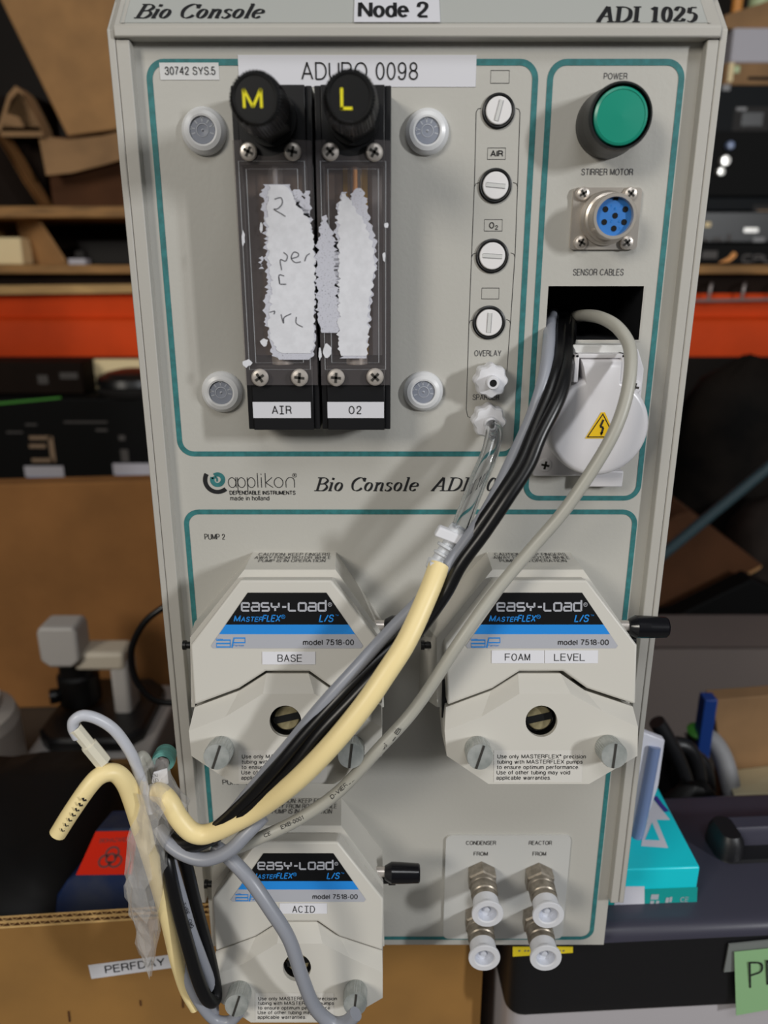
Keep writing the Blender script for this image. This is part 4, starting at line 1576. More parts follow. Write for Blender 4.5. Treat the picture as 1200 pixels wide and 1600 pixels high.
cable('sensor_cable', 'blue-grey cable running left of the black cables down to the taped bundle', 'cable',
      [(866, 490, .045), (859, 508, .010), (857, 540, -.012), (850, 590, -.024), (831, 650, -.030), (803, 712, -.036), (766, 788, -.045), (725, 850, -.052), (668, 925, -.060), (610, 985, -.068), (560, 1040, -.076), (505, 1100, -.080), (455, 1160, -.080), (400, 1225, -.078), (345, 1290, -.073), (300, 1322, -.070), (262, 1318, -.067), (240, 1285, -.064)], .0031, 'cable_grey')
BL = 'black sensor cables'
cable('sensor_cable', 'black cable leaving the left edge of the dark opening beside the blue-grey cable', 'cable',
      [(880, 488, .045), (876, 515, .01), (872, 560, -.016), (860, 610, -.028), (832, 680, -.036), (812, 727, -.042), (780, 778, -.047), (742, 833, -.050), (712, 880, -.052), (686, 930, -.055), (640, 985, -.062), (585, 1035, -.072), (535, 1085, -.079), (484, 1140, -.083), (436, 1196, -.085), (378, 1258, -.082), (330, 1300, -.079), (290, 1318, -.075), (262, 1306, -.071), (244, 1280, -.068)], .0034, 'cable_black', BL)
cable('sensor_cable', 'black cable nearest the cream tube, bowed right below the dark opening', 'cable',
      [(891, 492, .045), (890, 520, .008), (886, 570, -.020), (874, 620, -.034), (844, 682, -.043), (825, 728, -.048), (793, 778, -.053), (756, 833, -.056), (720, 882, -.058), (694, 930, -.060), (650, 990, -.066), (600, 1040, -.075), (548, 1095, -.081), (500, 1146, -.085), (456, 1202, -.087), (398, 1258, -.084), (346, 1300, -.081), (300, 1323, -.077), (266, 1318, -.073), (248, 1296, -.070)], .0034, 'cable_black', BL)
cable('sensor_cable', 'black cable crossing behind the others over the BASE pump', 'cable',
      [(884, 486, .045), (884, 512, .014), (880, 560, -.010), (866, 618, -.024), (838, 684, -.030), (818, 730, -.034), (786, 780, -.040), (750, 834, -.043), (716, 880, -.045), (690, 928, -.047), (645, 985, -.055), (592, 1036, -.065), (540, 1090, -.073), (494, 1138, -.077), (448, 1186, -.079), (390, 1248, -.076), (336, 1298, -.072), (292, 1326, -.070), (258, 1322, -.067)], .0034, 'cable_black', BL)

bg_ = MB()
beige_pts = [(893, 496, .045), (915, 493, .012), (940, 497, -.006), (965, 512, -.018), (983, 540, -.026), (985, 580, -.034), (976, 630, -.040), (957, 680, -.044), (925, 735, -.046), (880, 800, -.048), (830, 858, -.050), (773, 926, -.056), (720, 1000, -.064), (650, 1105, -.068), (590, 1172, -.074), (530, 1236, -.074), (467, 1280, -.074), (400, 1312, -.074), (355, 1330, -.072), (312, 1340, -.070), (275, 1330, -.067), (250, 1300, -.062)]
bg_.tube(path(beige_pts), .0031, 'cable_beige', 16)
# printing along the cable
def along(mb, sx, q, dy, Yq, h, m):
    '''lettering along a cable, from pixel q[0] to q[1]'''
    A, B_ = at(q[0][0], q[0][1], Yq), at(q[1][0], q[1][1], Yq)
    X = B_ - A
    N = (CAM - A).normalized()
    N = (N - X.normalized() * N.dot(X.normalized())).normalized()
    Y = N.cross(X.normalized()) * h
    text(mb, sx, A, X, Y, m, .02, .0002)


along(bg_, 'LB', ((614, 1158), (628, 1140)), 0, -.0752, .0021, 'ink')
along(bg_, 'BROCKHAUS', ((576, 1197), (606, 1165)), 0, -.0766, .0021, 'ink')
along(bg_, 'D-VIERSEN', ((519, 1249), (560, 1214)), 0, -.0772, .0021, 'ink')
along(bg_, 'EXB-0001', ((440, 1296), (475, 1280)), 0, -.0772, .0020, 'ink')
along(bg_, 'CE', ((414, 1309), (424, 1304)), 0, -.0772, .0018, 'ink')
tag(bg_.build('sensor_cable', sharp=60), 'beige cable arching out of the dark opening over the outlet lid', 'cable')

cable('sensor_cable', 'grey cable looping under the cream tube beside the bundle', 'cable',
      [(412, 1275, -.077), (385, 1303, -.081), (357, 1330, -.083), (322, 1343, -.082), (290, 1336, -.079), (264, 1318, -.075), (248, 1292, -.070)], .0034, 'cable_grey')
cable('sensor_cable', 'grey cable dangling in front of the ACID pump', 'cable',
      [(335, 1322, -.070), (357, 1339, -.074), (390, 1374, -.080), (422, 1420, -.084), (452, 1468, -.086), (473, 1530, -.087), (492, 1574, -.086), (518, 1598, -.085), (540, 1598, -.086), (556, 1584, -.087)], .0037, 'cable_grey')
DG = 'cables dangling from the bundle'
cable('sensor_cable', 'thick black cable dangling left of the ACID pump in a narrow loop', 'cable',
      [(256, 1318, -.066), (264, 1358, -.072), (276, 1412, -.074), (290, 1464, -.076), (308, 1526, -.078), (322, 1558, -.078), (334, 1564, -.074), (337, 1548, -.070), (328, 1500, -.066), (315, 1450, -.062), (302, 1400, -.060), (290, 1350, -.058), (270, 1300, -.056)], .0036, 'cable_black', DG)
sl_c = cable('sensor_cable', 'slim grey cable with printing dangling between the black loop strands', 'cable',
      [(258, 1310, -.062), (268, 1345, -.067), (283, 1397, -.070), (299, 1452, -.072), (316, 1498, -.072), (332, 1545, -.070), (336, 1600, -.066)], .0027, 'cable_grey', DG)
pr_m = MB()
along(pr_m, 'TYPE', ((284, 1412), (291, 1430)), 0, -.0744, .0020, 'ink')
along(pr_m, 'CMG', ((293, 1438), (298, 1451)), 0, -.0750, .0020, 'ink')
pr_m.build('cable_print', sl_c, label='dark print reading TYPE CMG')
cable('sensor_cable', 'pale blue-grey cable swinging low in front of the cardboard box', 'cable',
      [(250, 1320, -.066), (262, 1400, -.066), (276, 1468, -.066), (288, 1516, -.068), (308, 1560, -.070), (334, 1592, -.070), (358, 1596, -.070), (374, 1582, -.070)], .0031, 'cable_grey', DG)
rb = cable('cream_tube', 'cream rubber tube with a free end pointing left, running down through the tape', 'tube',
           [(90, 1303, -.092), (112, 1268, -.090), (140, 1228, -.086), (158, 1211, -.083), (178, 1207, -.080), (194, 1220, -.078), (206, 1246, -.076), (220, 1290, -.074), (236, 1340, -.072), (252, 1395, -.071), (266, 1450, -.070), (277, 1500, -.069), (290, 1545, -.068), (305, 1575, -.068)],
           [.0040, .0041, .0042, .0043, .0044, .0046, .0048, .0048, .0046, .0044, .0042, .0040, .0036, .0030], 'cream', seg=20)
# ink marks on the free end
mk = MB()
Pm = [at(98 + 5.6 * i, 1298 - 8.0 * i, -.0963 + .0004 * i) for i in range(7)]
for i, p in enumerate(Pm):
    d_ = (Pm[1] - Pm[0]).normalized()
    sd = Vector((0, -1, 0)).cross(d_).normalized()
    ribbon(mk, [p + d_ * .0006 - sd * .0009, p - d_ * .0004, p + d_ * .0007 + sd * .0011], .0007 + .0001 * i, OUT, 'ink')
mk.build('ink_marks', rb, label='smudged black print')

pr = thing('probe_lead', 'pale grey lead looping up over the bundle into a cream plug', 'lead', at(160, 1150, -.07))
MB().tube(path([(236, 1268, -.072), (216, 1206, -.072), (204, 1176, -.074), (180, 1142, -.076), (154, 1124, -.078), (130, 1118, -.080), (116, 1126, -.081), (115, 1138, -.081), (122, 1152, -.081)]), .0027, 'lead_grey', 14).build('lead', pr, sharp=60)
mb = MB()
p0, p1, p2, p3 = at(117, 1137, -.081), at(138, 1172, -.080), at(162, 1192, -.079), at(178, 1206, -.077)
rr_ = rad(11, -.08, 140, 1165)
ax = p2 - p0
mb.lathe([(rr_ * .9, 0), (rr_ * .95, ax.length * .02), (rr_ * .95, ax.length * .46), (rr_ * 1.2, ax.length * .48), (rr_ * 1.2, ax.length * .98), (rr_ * .6, ax.length)], p0, ax, 'connector_cream', 8)
mb.lathe([(rr_ * .55, ax.length), (rr_ * .55, ax.length * 1.35)], p0, ax, 'cable_beige', 12)
mb.build('plug', pr, label='cream plastic plug')

tc_ = thing('cable_connector', 'grey cable end with a teal ringed connector behind the bundle', 'connector', at(255, 1190, -.05))
MB().tube(path([(246, 1262, -.064), (246, 1228, -.060), (250, 1204, -.056), (257, 1184, -.052)]), .0040, 'boot_grey', 16).build('boot', tc_, sharp=60)
mb = MB()
q0, q1 = at(254, 1192, -.056), at(266, 1160, -.034)
rr_ = rad(18, -.05, 258, 1178)
mb.lathe([(rr_ * .6, 0), (rr_ * .92, .0006), (rr_, .0022), (rr_, .0052), (rr_ * .9, .0064), (rr_ * .94, .007), (rr_ * .94, .0095), (rr_ * .4, .0105), (0, .0105)], q0, q1 - q0, 'connector_teal', 32)
mb.build('ring', tc_, label='teal ribbed ring')
cable('cable_stub', 'short grey cable end folded beside the white tag', 'cable',
      [(238, 1256, -.066), (228, 1218, -.064), (218, 1188, -.062), (222, 1181, -.060), (230, 1192, -.058), (240, 1226, -.056)], .0028, 'cable_beige')
tg = MB()
P = [at(237, 1222, -.068), at(240, 1207, -.068), at(261, 1201, -.066), at(263, 1224, -.066), at(244, 1233, -.068)]
tg.prism(P, (0, .0006, 0), 'lab_white')
ft = Flat(at(250, 1215, -.0672), Vector((.06, -1, 0)))
O = ft.p(250, 1228, .001); X = ft.p(246, 1207, .001) - O; Y = ft.p(242, 1229, .001) - O
text(tg, '252', O, X, Y, 'mark_grey', 0, .0006)
tag(tg.build('cable_tag'), 'small white folded tag above the tape', 'tag')

# crumpled clear tape around the bundle
rows = [(1205, 226, 262), (1222, 218, 268), (1240, 214, 280), (1258, 213, 289), (1276, 212, 286), (1294, 208, 276), (1312, 204, 268), (1330, 201, 266), (1348, 200, 264), (1366, 202, 260), (1384, 199, 258), (1402, 200, 255), (1420, 206, 253), (1438, 213, 251), (1456, 214, 250), (1474, 217, 246), (1492, 222, 242), (1508, 228, 239), (1522, 234, 237)]
rnd = random.Random(4)
rings = []
seg = 22
for i, (py, xl, xr) in enumerate(rows):
    c = at((xl + xr) / 2, py, -.070)
    hw = (at(xr, py, -.070).x - at(xl, py, -.070).x) / 2
    taper = 1.0 if py < 1400 else max(.25, 1 - (py - 1400) / 150)
    dp = max(.0105, hw * .9) * taper
    ph = rnd.uniform(0, 6)
    ring2 = []
    for k in range(seg):
        t = 2 * pi * k / seg
        j = 1 + rnd.uniform(-.10, .12) + .08 * sin(5 * t + ph)
        ring2.append(Vector((c.x + hw * cos(t) * j, -.070 + dp * sin(t) * j * 1.05, c.z + rnd.uniform(-.0012, .0012))))
    rings.append(ring2)
mb = MB().loft(rings, 'tape', False, True)
# a loose outer fold
fold = []
for i, (py, xl, xr) in enumerate(rows[2:17]):
    p = at(xl - 1 + 6 * sin(i * 1.3), py, -.082)
    q = at(xl + (xr - xl) * .55 + 5 * sin(i * 2.1), py + 6, -.086)
    fold.append((p, q))
V = [p for f_ in fold for p in f_]
mb.add(V, [(2 * i, 2 * i + 1, 2 * i + 3, 2 * i + 2) for i in range(len(fold) - 1)], 'tape')
tag(mb.build('tape_wrap', flat=True), 'crumpled clear tape wrapped around the cable bundle, with a hanging tail', 'tape')

# power lead looping out behind the console
cable('power_lead', 'thin black lead looping out from behind the console left side', 'cable',
      [(300, 925, .275), (262, 945, .265), (228, 970, .262), (208, 1005, .262), (205, 1035, .262), (214, 1065, .262), (236, 1090, .264), (262, 1098, .268), (310, 1095, .275)], .0032, 'cable_black')

# ================================================================ lower front: carton, tote, things on the tote
def px_poly(pts, Y):
    return [at(x, y, Y) for x, y in pts]


# open carton at the left with its corrugated rim, turned a few degrees
ZC = 0.950
BA = radians(4.6)
bu = Vector((cos(BA), sin(BA), 0))
bv = Vector((-sin(BA), cos(BA), 0))
pf = atz(0, 1449, ZC)               # a point of the front upper edge
pr_ = at(755, 1560, .035)
wdir = (pr_ - pf).dot(bu)
c00 = pf - bu * .16
WB, DB, TH = wdir + .16, .285, .0095
box = thing('open_carton', 'open brown cardboard box with a PERFDAY sticker, in front at the left below the console', 'cardboard box', (c00.x + .2, c00.y + .14, TABLE_Z))


def bp_(u, v, z):
    return c00 + bu * u + bv * v + Vector((0, 0, z - ZC))


def wall(u0, v0, u1, v1, name='wall', z1=ZC):
    mb = MB()
    P = [bp_(u0, v0, TABLE_Z), bp_(u1, v0, TABLE_Z), bp_(u1, v1, TABLE_Z), bp_(u0, v1, TABLE_Z)]
    mb.prism(P, (0, 0, z1 - TABLE_Z - .0012), 'cardboard_front')
    return mb


fwm = wall(0, 0, WB, TH)
# corrugation seen on the cut rim: three liners and two waves
zr = ZC
for v in (0, TH / 2, TH):
    a = bp_(0, max(0, v - .0006), zr); b = bp_(WB, max(0, v - .0006), zr)
    c = bp_(WB, min(TH, v + .0006), zr); d = bp_(0, min(TH, v + .0006), zr)
    fwm.prism([a - Vector((0, 0, .0014)), b - Vector((0, 0, .0014)), c - Vector((0, 0, .0014)), d - Vector((0, 0, .0014))], (0, 0, .0016), 'flute')
for lane in (0, 1):
    n = int(WB / .0033)
    pts = []
    for i in range(n):
        ph = i % 2
        v = TH / 2 * lane + (.0008 if ph == 0 else TH / 2 - .0008)
        pts.append(bp_(WB * i / (n - 1), v, zr + rnd.uniform(-.0003, .0002)))
    ribbon(fwm, pts, .0007, Vector((0, 0, 1)), 'flute')
dk = [bp_(0, .0004, zr - .0011), bp_(WB, .0004, zr - .0011), bp_(WB, TH - .0004, zr - .0011), bp_(0, TH - .0004, zr - .0011)]
fwm.poly(dk, 'cardboard_dark')
wall(0, TH, TH, DB).build('side_wall', box)
wall(WB - TH, TH, WB, DB - 0.0).build('side_wall', box)
wall(0, DB, WB, DB + TH, z1=ZC - .075).build('back_wall', box)
mb = MB().prism([bp_(TH, TH, TABLE_Z), bp_(WB - TH, TH, TABLE_Z), bp_(WB - TH, DB, TABLE_Z), bp_(TH, DB, TABLE_Z)], (0, 0, .004), 'cardboard_front')
mb.build('bottom', box)
FB = Flat(c00 - bv * .0004, -bv)
for (x0, y0, x1, y1) in ((219, 1563, 220, 1572), (107, 1580, 109, 1597), (285, 1548, 286, 1575)):
    ribbon(fwm, [FB.p(x0, y0, .0003), FB.p(x1, y1, .0003)], .0011, -bv, 'cardboard_dark')
front = fwm.build('front_wall', box)
st = MB()
Q = [FB.p(143, 1529), FB.p(274, 1511), FB.p(270, 1491), FB.p(138, 1508)]
st.prism([p for p in Q], -bv * .0003, 'label')
O = FB.p(165, 1521, .0004); X = FB.p(258, 1508, .0004) - O; Y = FB.p(163, 1509, .0004) - O
text(st, 'PERFDAY', O, X, Y, 'ink', .005)
st.build('sticker', front, label='white sticker reading PERFDAY')

# inside the carton
mb = MB()
zb0 = TABLE_Z + .004
rings = []
for z, s_ in ((zb0, .92), (zb0 + .05, 1.0), (ZC - .06, .97), (ZC - .035, .86), (ZC - .030, .5)):
    rg = []
    for i in range(20):
        t = 2 * pi * i / 20
        cx, cy = .5 + .5 * max(-1, min(1, 1.25 * cos(t))) * s_, .5 + .5 * max(-1, min(1, 1.25 * sin(t))) * s_
        rg.append(bp_(TH + .004 + (.175) * cx, TH + .03 + (DB - TH - .05) * cy, z + rnd.uniform(-.004, .004)))
    rings.append(rg)
mb.loft(rings, 'black_bag')
tag(mb.build('black_bag', sharp=60), 'black bag inside the open cardboard box', 'bag')
# blue and white bag with a red hazard label
hb = thing('hazard_bag', 'blue and white bag with a red biohazard label standing in the cardboard box', 'bag', at(150, 1400, .12))
PB = at(150, 1425, .075)
HB = Flat(PB, Vector((0, -1, .55)))
mb = MB()
fr_ = [HB.p(x, y) for x, y in ((84, 1432), (88, 1400), (104, 1376), (124, 1362), (150, 1296), (222, 1294), (228, 1436))]
bkk = [p + Vector((0, .035, -.01)) for p in fr_]
mid = [p + Vector((0, .0175, -.004)) + Vector((0, -.008, 0)) for p in fr_]
low_f = [Vector((p.x, p.y + .012, TABLE_Z + .0045)) for p in (fr_[0], fr_[-1])]
mb.loft([fr_, bkk], 'bag_blue')
mb.prism([low_f[0], low_f[1], fr_[-1], fr_[0]], (0, .03, 0), 'bag_blue')
mb.build('pouch', hb, .002)
mb = MB()
mb.prism([HB.p(x, y, .0006) for x, y in ((119, 1367), (150, 1299), (216, 1298), (206, 1366))], HB.n * .0006, 'hazard_red')
H2 = Flat(HB.P0 + HB.n * .0012, HB.n)
O = H2.p(146, 1360); X = H2.p(190, 1360) - O; Y = H2.p(158, 1318) - O
big = [ell(.5 + .2 * cos(radians(a)), .45 + .2 * sin(radians(a)), .22, .22, a - 150, a + 150, 20) for a in (90, 210, 330)]
strokes(mb, big + [ell(.5, .45, .17, .17)], O, X, Y, .0016, 'hazard_ink', sm=False)
O = H2.p(155, 1317); X = H2.p(198, 1315) - O; Y = H2.p(157, 1310) - O
text(mb, 'BIOHAZARD', O, X, Y, 'hazard_ink')
mb.build('hazard_label', hb, label='red label with a dark biohazard symbol')

# black tote with a grey body
tu = Vector((cos(radians(3.2)), sin(radians(3.2)), 0))
tv = Vector((-tu.y, tu.x, 0))
zt = 0.9495
tp = atz(1100, 1447, zt)
t0u = (at(757, 1560, .03) - tp).dot(tu) + .012
TD = .135


def tp_(u, v, z):
    return tp + tu * u + tv * v + Vector((0, 0, z - zt))


tote = thing('storage_tote', 'black and grey plastic tote with lamp sheen coloured into its lid under the console right side', 'storage tote', tuple(tp_(.1, .07, TABLE_Z)))
U0, U1 = t0u, .36
lz0 = at(1000, 1575, tp.y).z
mb = MB()


def rr3(u0, v0, u1, v1, z, r=.012, n=5):
    return [tp_(a, b, z) for a, b in round_rect(u0, v0, u1, v1, r, n)]


mb.loft([rr3(U0 + .004, .004, U1 - .004, TD - .004, TABLE_Z + .001), rr3(U0 + .002, .004, U1 - .002, TD - .002, lz0 + .004)], 'tote_grey')
mb.build('tote_body', tote, .001)
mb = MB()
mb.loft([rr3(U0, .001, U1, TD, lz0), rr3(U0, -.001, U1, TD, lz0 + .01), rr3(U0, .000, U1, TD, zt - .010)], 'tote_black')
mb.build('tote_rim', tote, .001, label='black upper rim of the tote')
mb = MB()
mb.loft([rr3(U0 - .0005, -.0012, U1, TD + .001, zt - .010), rr3(U0 - .0005, -.0008, U1, TD, zt - .006), rr3(U0 + .001, .002, U1 - .001, TD - .002, zt - .002), rr3(U0 + .003, .006, U1 - .003, TD - .006, zt)], 'tote_lid_lit')
# raised grip on the lid
g0 = atz(1112, 1330, zt)
gu0 = (g0 - tp).dot(tu)
mb.build('tote_lid_lit', tote, .0015, sharp=50)
gm = MB()
ga = (atz(1112, 1352, zt) - tp)
gb = (atz(1130, 1300, zt) - tp)
gv0, gv1 = ga.dot(tv), gb.dot(tv)
gw = gv1 - gv0
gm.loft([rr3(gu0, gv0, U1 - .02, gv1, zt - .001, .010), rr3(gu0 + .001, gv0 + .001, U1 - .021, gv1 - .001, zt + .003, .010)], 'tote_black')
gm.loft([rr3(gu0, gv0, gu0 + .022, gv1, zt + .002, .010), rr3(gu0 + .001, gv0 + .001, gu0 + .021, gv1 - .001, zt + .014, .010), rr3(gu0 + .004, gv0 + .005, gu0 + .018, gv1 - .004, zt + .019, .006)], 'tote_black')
gm.loft([rr3(gu0 + .012, gv0 + gw * .45, U1 - .02, gv1 - .002, zt + .003, .005), rr3(gu0 + .012, gv0 + gw * .45, U1 - .02, gv1 - .002, zt + .014, .005), rr3(gu0 + .014, gv0 + gw * .52, U1 - .022, gv1 - .005, zt + .018, .004)], 'tote_lid_lit')  # lit top bar of the grip, in the lid's sheen colour
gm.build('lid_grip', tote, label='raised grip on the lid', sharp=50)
TF = Flat(tp - tv * .0012, -tv)
yl_ = MB()
P = [TF.p(x, y) for x, y in ((801, 1479), (895, 1479), (895, 1488), (801, 1494))]
yl_.prism(P, -tv * .0004, 'yellow_label')
for x0 in (810, 819, 824, 866, 873, 879):
    ribbon(yl_, [TF.p(x0, 1486.5, .0005), TF.p(x0 + 3, 1485, .0005)], .0012, -tv, 'pencil')
yl_.build('sticker', tote, label='yellow strip sticker')
hl = MB()
hl.prism([TF.p(x, y) for x, y in ((1130, 1517), (1138, 1474), (1216, 1466), (1216, 1508))], -tv * .0012, 'holder')
hl.build('label_holder', tote, label='grey label holder')
sn = MB()
Q = [TF.p(1150, 1586, .004), TF.p(1216, 1574, .004), TF.p(1216, 1480, .0022), TF.p(1147, 1487, .0022)]
sn.prism(Q, -tv * .0004, 'sticky')
SF = Flat(tp - tv * .0045, -tv)
O = SF.p(1167, 1543); X = SF.p(1212, 1538) - O; Y = SF.p(1165, 1503) - O
strokes(sn, [[(.1, 0), (.12, 1)], [(.12, .98), (.5, .9), (.5, .6), (.14, .48)], [(.7, .05), (.72, 1)], [(.7, 1), (1.1, .6), (.72, .05)]], O, X, Y, .0014, 'ink', .0006)
O = SF.p(1166, 1580); X = SF.p(1214, 1572) - O; Y = SF.p(1166, 1566) - O
strokes(sn, [[(0, 0), (.15, 1), (.3, 0)], [(.05, .4), (.27, .4)], [(.4, 0), (.42, 1), (.6, .7), (.42, .4)], [(.72, 0), (.72, 1), (.95, .75), (.75, .5)]], O, X, Y, .0007, 'ink', .0006, False)
tag(sn.build('sticky_note'), 'green sticky note with handwriting on the black tote front', 'sticky note')

# teal carton lying on the lid
tc0 = atz(1088, 1433, zt + .0005)
z_top = zt + .030
fr_r = atz(1095, 1356, z_top)
tl = thing('teal_box', 'shiny teal cardboard box lying on the black tote lid', 'box', tuple(atz(1020, 1400, zt)))
topr = [atz(940, 1360, z_top), atz(1094, 1355, z_top), atz(1027, 1228, z_top), atz(965, 1228, z_top)]
botr = [Vector((p.x, p.y, zt + .0006)) for p in topr]
mb = MB()
mb.loft([botr, topr], 'teal_carton')
# printed end: white panel and marks
e0, e1 = botr[0], botr[1]
en = (e1 - e0).cross(Vector((0, 0, 1))).normalized()
EF = Flat(e0 + en * .0003, en)
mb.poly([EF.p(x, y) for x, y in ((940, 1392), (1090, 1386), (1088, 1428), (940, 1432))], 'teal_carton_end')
mb.poly([EF.p(x, y, .0002) for x, y in ((960, 1385), (1007, 1385), (1007, 1414), (960, 1414))], 'packet_white')
EF.text(mb, 'CE', 1062, 1401, 1075, 1409, 'silicone_mark', 0, .0003)
for x0, y0, x1, y1 in ((1016, 1397, 1028, 1405), (1015, 1407, 1021, 1413), (1024, 1407, 1029, 1413), (1039, 1402, 1044, 1410), (1045, 1401, 1049, 1409)):
    EF.quad(mb, x0, y0, x1, y1, 'silicone_mark', .0003)
UF = Flat(topr[0] + Vector((0, 0, .0002)), Vector((0, 0, 1)))
mb.poly([UF.p(x, y) for x, y in ((1002, 1322), (1044, 1325), (1026, 1281), (1047, 1281), (1020, 1248), (1010, 1262))], 'packet_white')
mb.poly([UF.p(x, y, .0002) for x, y in ((1008, 1312), (1031, 1313), (1019, 1285))], 'teal_carton')
ribbon(mb, [UF.p(x, y, .0003) for x, y in ((1023, 1244), (1033, 1258), (1042, 1268))], .004, Vector((0, 0, 1)), 'purple')
mb.build('carton', tl, .0012)

# plastic packet leaning between console and teal box
pk = thing('packet', 'white and blue plastic packet leaning upright against the console right side', 'packet', tuple(at(985, 1380, .06)))
PKF = lambda x, y: at(x, y, .06 + (1380 - y) * .00012)
mb = MB()
P = [PKF(x, y) for x, y in ((964, 1362), (984, 1362), (1029, 1228), (1039, 1157), (1000, 1142), (975, 1142))]
mb.prism(P, (0, .006, 0), 'packet_white')
mb.build('sheet', pk, .0008)
mb = MB()
mb.tube([PKF(984, 1346) - Vector((0, .002, 0)), PKF(1002, 1270) - Vector((0, .002, 0)), PKF(1022, 1165) - Vector((0, .002, 0))], .0042, 'packet_blue', 14)
mb.build('tube', pk, label='blue-grey tube inside the packet')

# ================================================================ behind, right
mb = MB()
x0, x1 = at(985, 1050, .5).x, at(1290, 1050, .5).x
zt2 = at(1100, 1012, .5).z
pr2 = [(x, z) for x, z in round_rect(x0, TABLE_Z + .0005, x1, zt2, .035, 8)]
mb.loft([[Vector((x, .50, z)) for x, z in pr2], [Vector((x, .50, z)) for x, z in pr2], [Vector((x, .60, z)) for x, z in pr2]], 'bin_taupe')
tag(mb.build('plastic_bin', bevel=.008, bseg=3), 'taupe plastic bin with rounded corners behind the tote', 'bin')

cb = thing('tan_carton', 'tan cardboard box with open lower flap at the right edge behind the tote', 'cardboard box', tuple(at(1160, 1240, .30)))
mb = MB()
fx = [at(1113, 1094, .30), at(1240, 1084, .30), at(1240, 1192, .30), at(1130, 1204, .30)]
z_b = TABLE_Z + .0005
low = [Vector((fx[3].x, .30, z_b)), Vector((fx[2].x, .30, z_b))]
mb.prism([fx[0], fx[3], low[0], low[1], fx[2], fx[1]], (0, .02, 0), 'cardboard_grey')
mb.build('body', cb, .001)
mb = MB()
P = [fx[3], fx[2], at(1240, 1236, .245), at(1146, 1240, .245)]
mb.prism([p - Vector((0, .001, 0)) for p in P], (0, -.004, -.002), 'cream_flat')
mb.build('flap', cb, label='pale open flap')
bf_ = MB().box(tuple(at(1102, 1094, .27)), tuple(Vector((at(1115, 1142, .27).x, .285, TABLE_Z + .0005))), 'blue_folder')
tag(bf_.build('blue_folder', bevel=.001), 'blue folder standing beside the tan cardboard box', 'folder')
gb_ = MB()
g_ = at(1090, 1139, .285)
gb_.lathe([(0, 0), (.010, .002), (.011, .005), (.008, .008), (0, .0085)], (g_.x, .285, g_.z - .006), (0, -.3, 1), 'green_bit', 16)
gb_.lathe([(.009, 0), (.009, g_.z - .006 - TABLE_Z - .0005)], (g_.x, .285, TABLE_Z + .0005), (0, 0, 1), 'dark_grey', 12, cap0=True)
tag(gb_.build('green_capped_jar'), 'dark jar with a green cap behind the black cables', 'jar')
# tangle of black leads behind the tote
rnd = random.Random(9)
for k, (lab, pts) in enumerate((
    ('black lead bent upright behind the teal box', [(1026, 1128), (1040, 1150), (1060, 1190), (1072, 1230), (1060, 1262)]),
    ('black lead coiled behind the tote nearest the packet', [(1040, 1260), (1036, 1200), (1050, 1165), (1078, 1172), (1092, 1215), (1085, 1262)]),
    ('black lead coiled behind the tote nearest the tan box', [(1060, 1270), (1056, 1215), (1074, 1180), (1100, 1196), (1106, 1240), (1098, 1272)]))):
    P = [at(x, y, .215 + .018 * k) for x, y in pts]
    P = [Vector((P[0].x, P[0].y, P[0].z))] + P[1:] + [Vector((P[-1].x + .005, P[-1].y, TABLE_Z + .008))]
    tag(MB().tube(P, .0075, 'black_rubber', 12).build('black_lead', sharp=60), lab, 'lead', 'black leads behind the tote')
mb = MB()
p = at(1070, 1250, .20)
rings = []
for z, s_ in ((TABLE_Z + .0005, .95), (p.z - .03, 1.0), (p.z + .01, .8), (p.z + .028, .35)):
    rings.append([Vector((p.x + .038 * s_ * cos(t) * rnd.uniform(.85, 1.1), .185 + .020 * s_ * sin(t), z + rnd.uniform(-.004, .004))) for t in [2 * pi * i / 16 for i in range(16)]])
mb.loft(rings, 'black_bag')
tag(mb.build('black_pouch', sharp=60), 'black pouch in front of the coiled black leads', 'pouch')
mb = MB().tube([at(1075, 1160, .30), at(1105, 1152, .298), at(1128, 1180, .285), at(1142, 1230, .265), at(1150, 1275, .25), Vector((at(1152, 1290, .25).x, .25, TABLE_Z + .012))], .010, 'mark_grey', 14)
tag(mb.build('grey_hose', sharp=60), 'grey hose bending down left of the tan cardboard box', 'hose')

# dim carton turned on edge, dark things around it
mb = MB()
YD = .78
f = [at(x, y, YD) for x, y in ((985, 880), (1030, 812), (1078, 800), (1192, 884), (1120, 922), (1050, 958), (985, 985))]
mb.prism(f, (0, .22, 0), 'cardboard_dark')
edge = [at(x, y, YD - .004) for x, y in ((1192, 884), (1188, 890), (1118, 928), (1120, 922))]
mb.prism(edge, (0, .02, 0), 'cardboard')
tag(mb.build('dim_carton', bevel=.002), 'dim brown cardboard box with pointed corner under the orange beam at right', 'cardboard box')
mb = MB()
f = [at(x, y, .72) for x, y in ((985, 975), (1060, 962), (1175, 905), (1290, 960), (1290, 1010))]
f2 = [Vector((at(1290, 1010, .72).x, .72, TABLE_Z + .0005)), Vector((f[0].x, .72, TABLE_Z + .0005))]
mb.prism(f + f2, (0, .04, 0), 'dark_case')
tag(mb.build('black_board', bevel=.002), 'black board standing under the dim cardboard box', 'board')
pole = MB()
p0, p1 = at(1116, 800, .70), at(1230, 706, .70)
d_ = (p1 - p0)
pole.tube([p0 - d_ * 1.3, p0, p1, p1 + d_ * .5], .0085, 'teal_pole', 14)
tag(pole.build('teal_pole', sharp=60), 'dark teal pole slanting behind the console right side', 'pole')


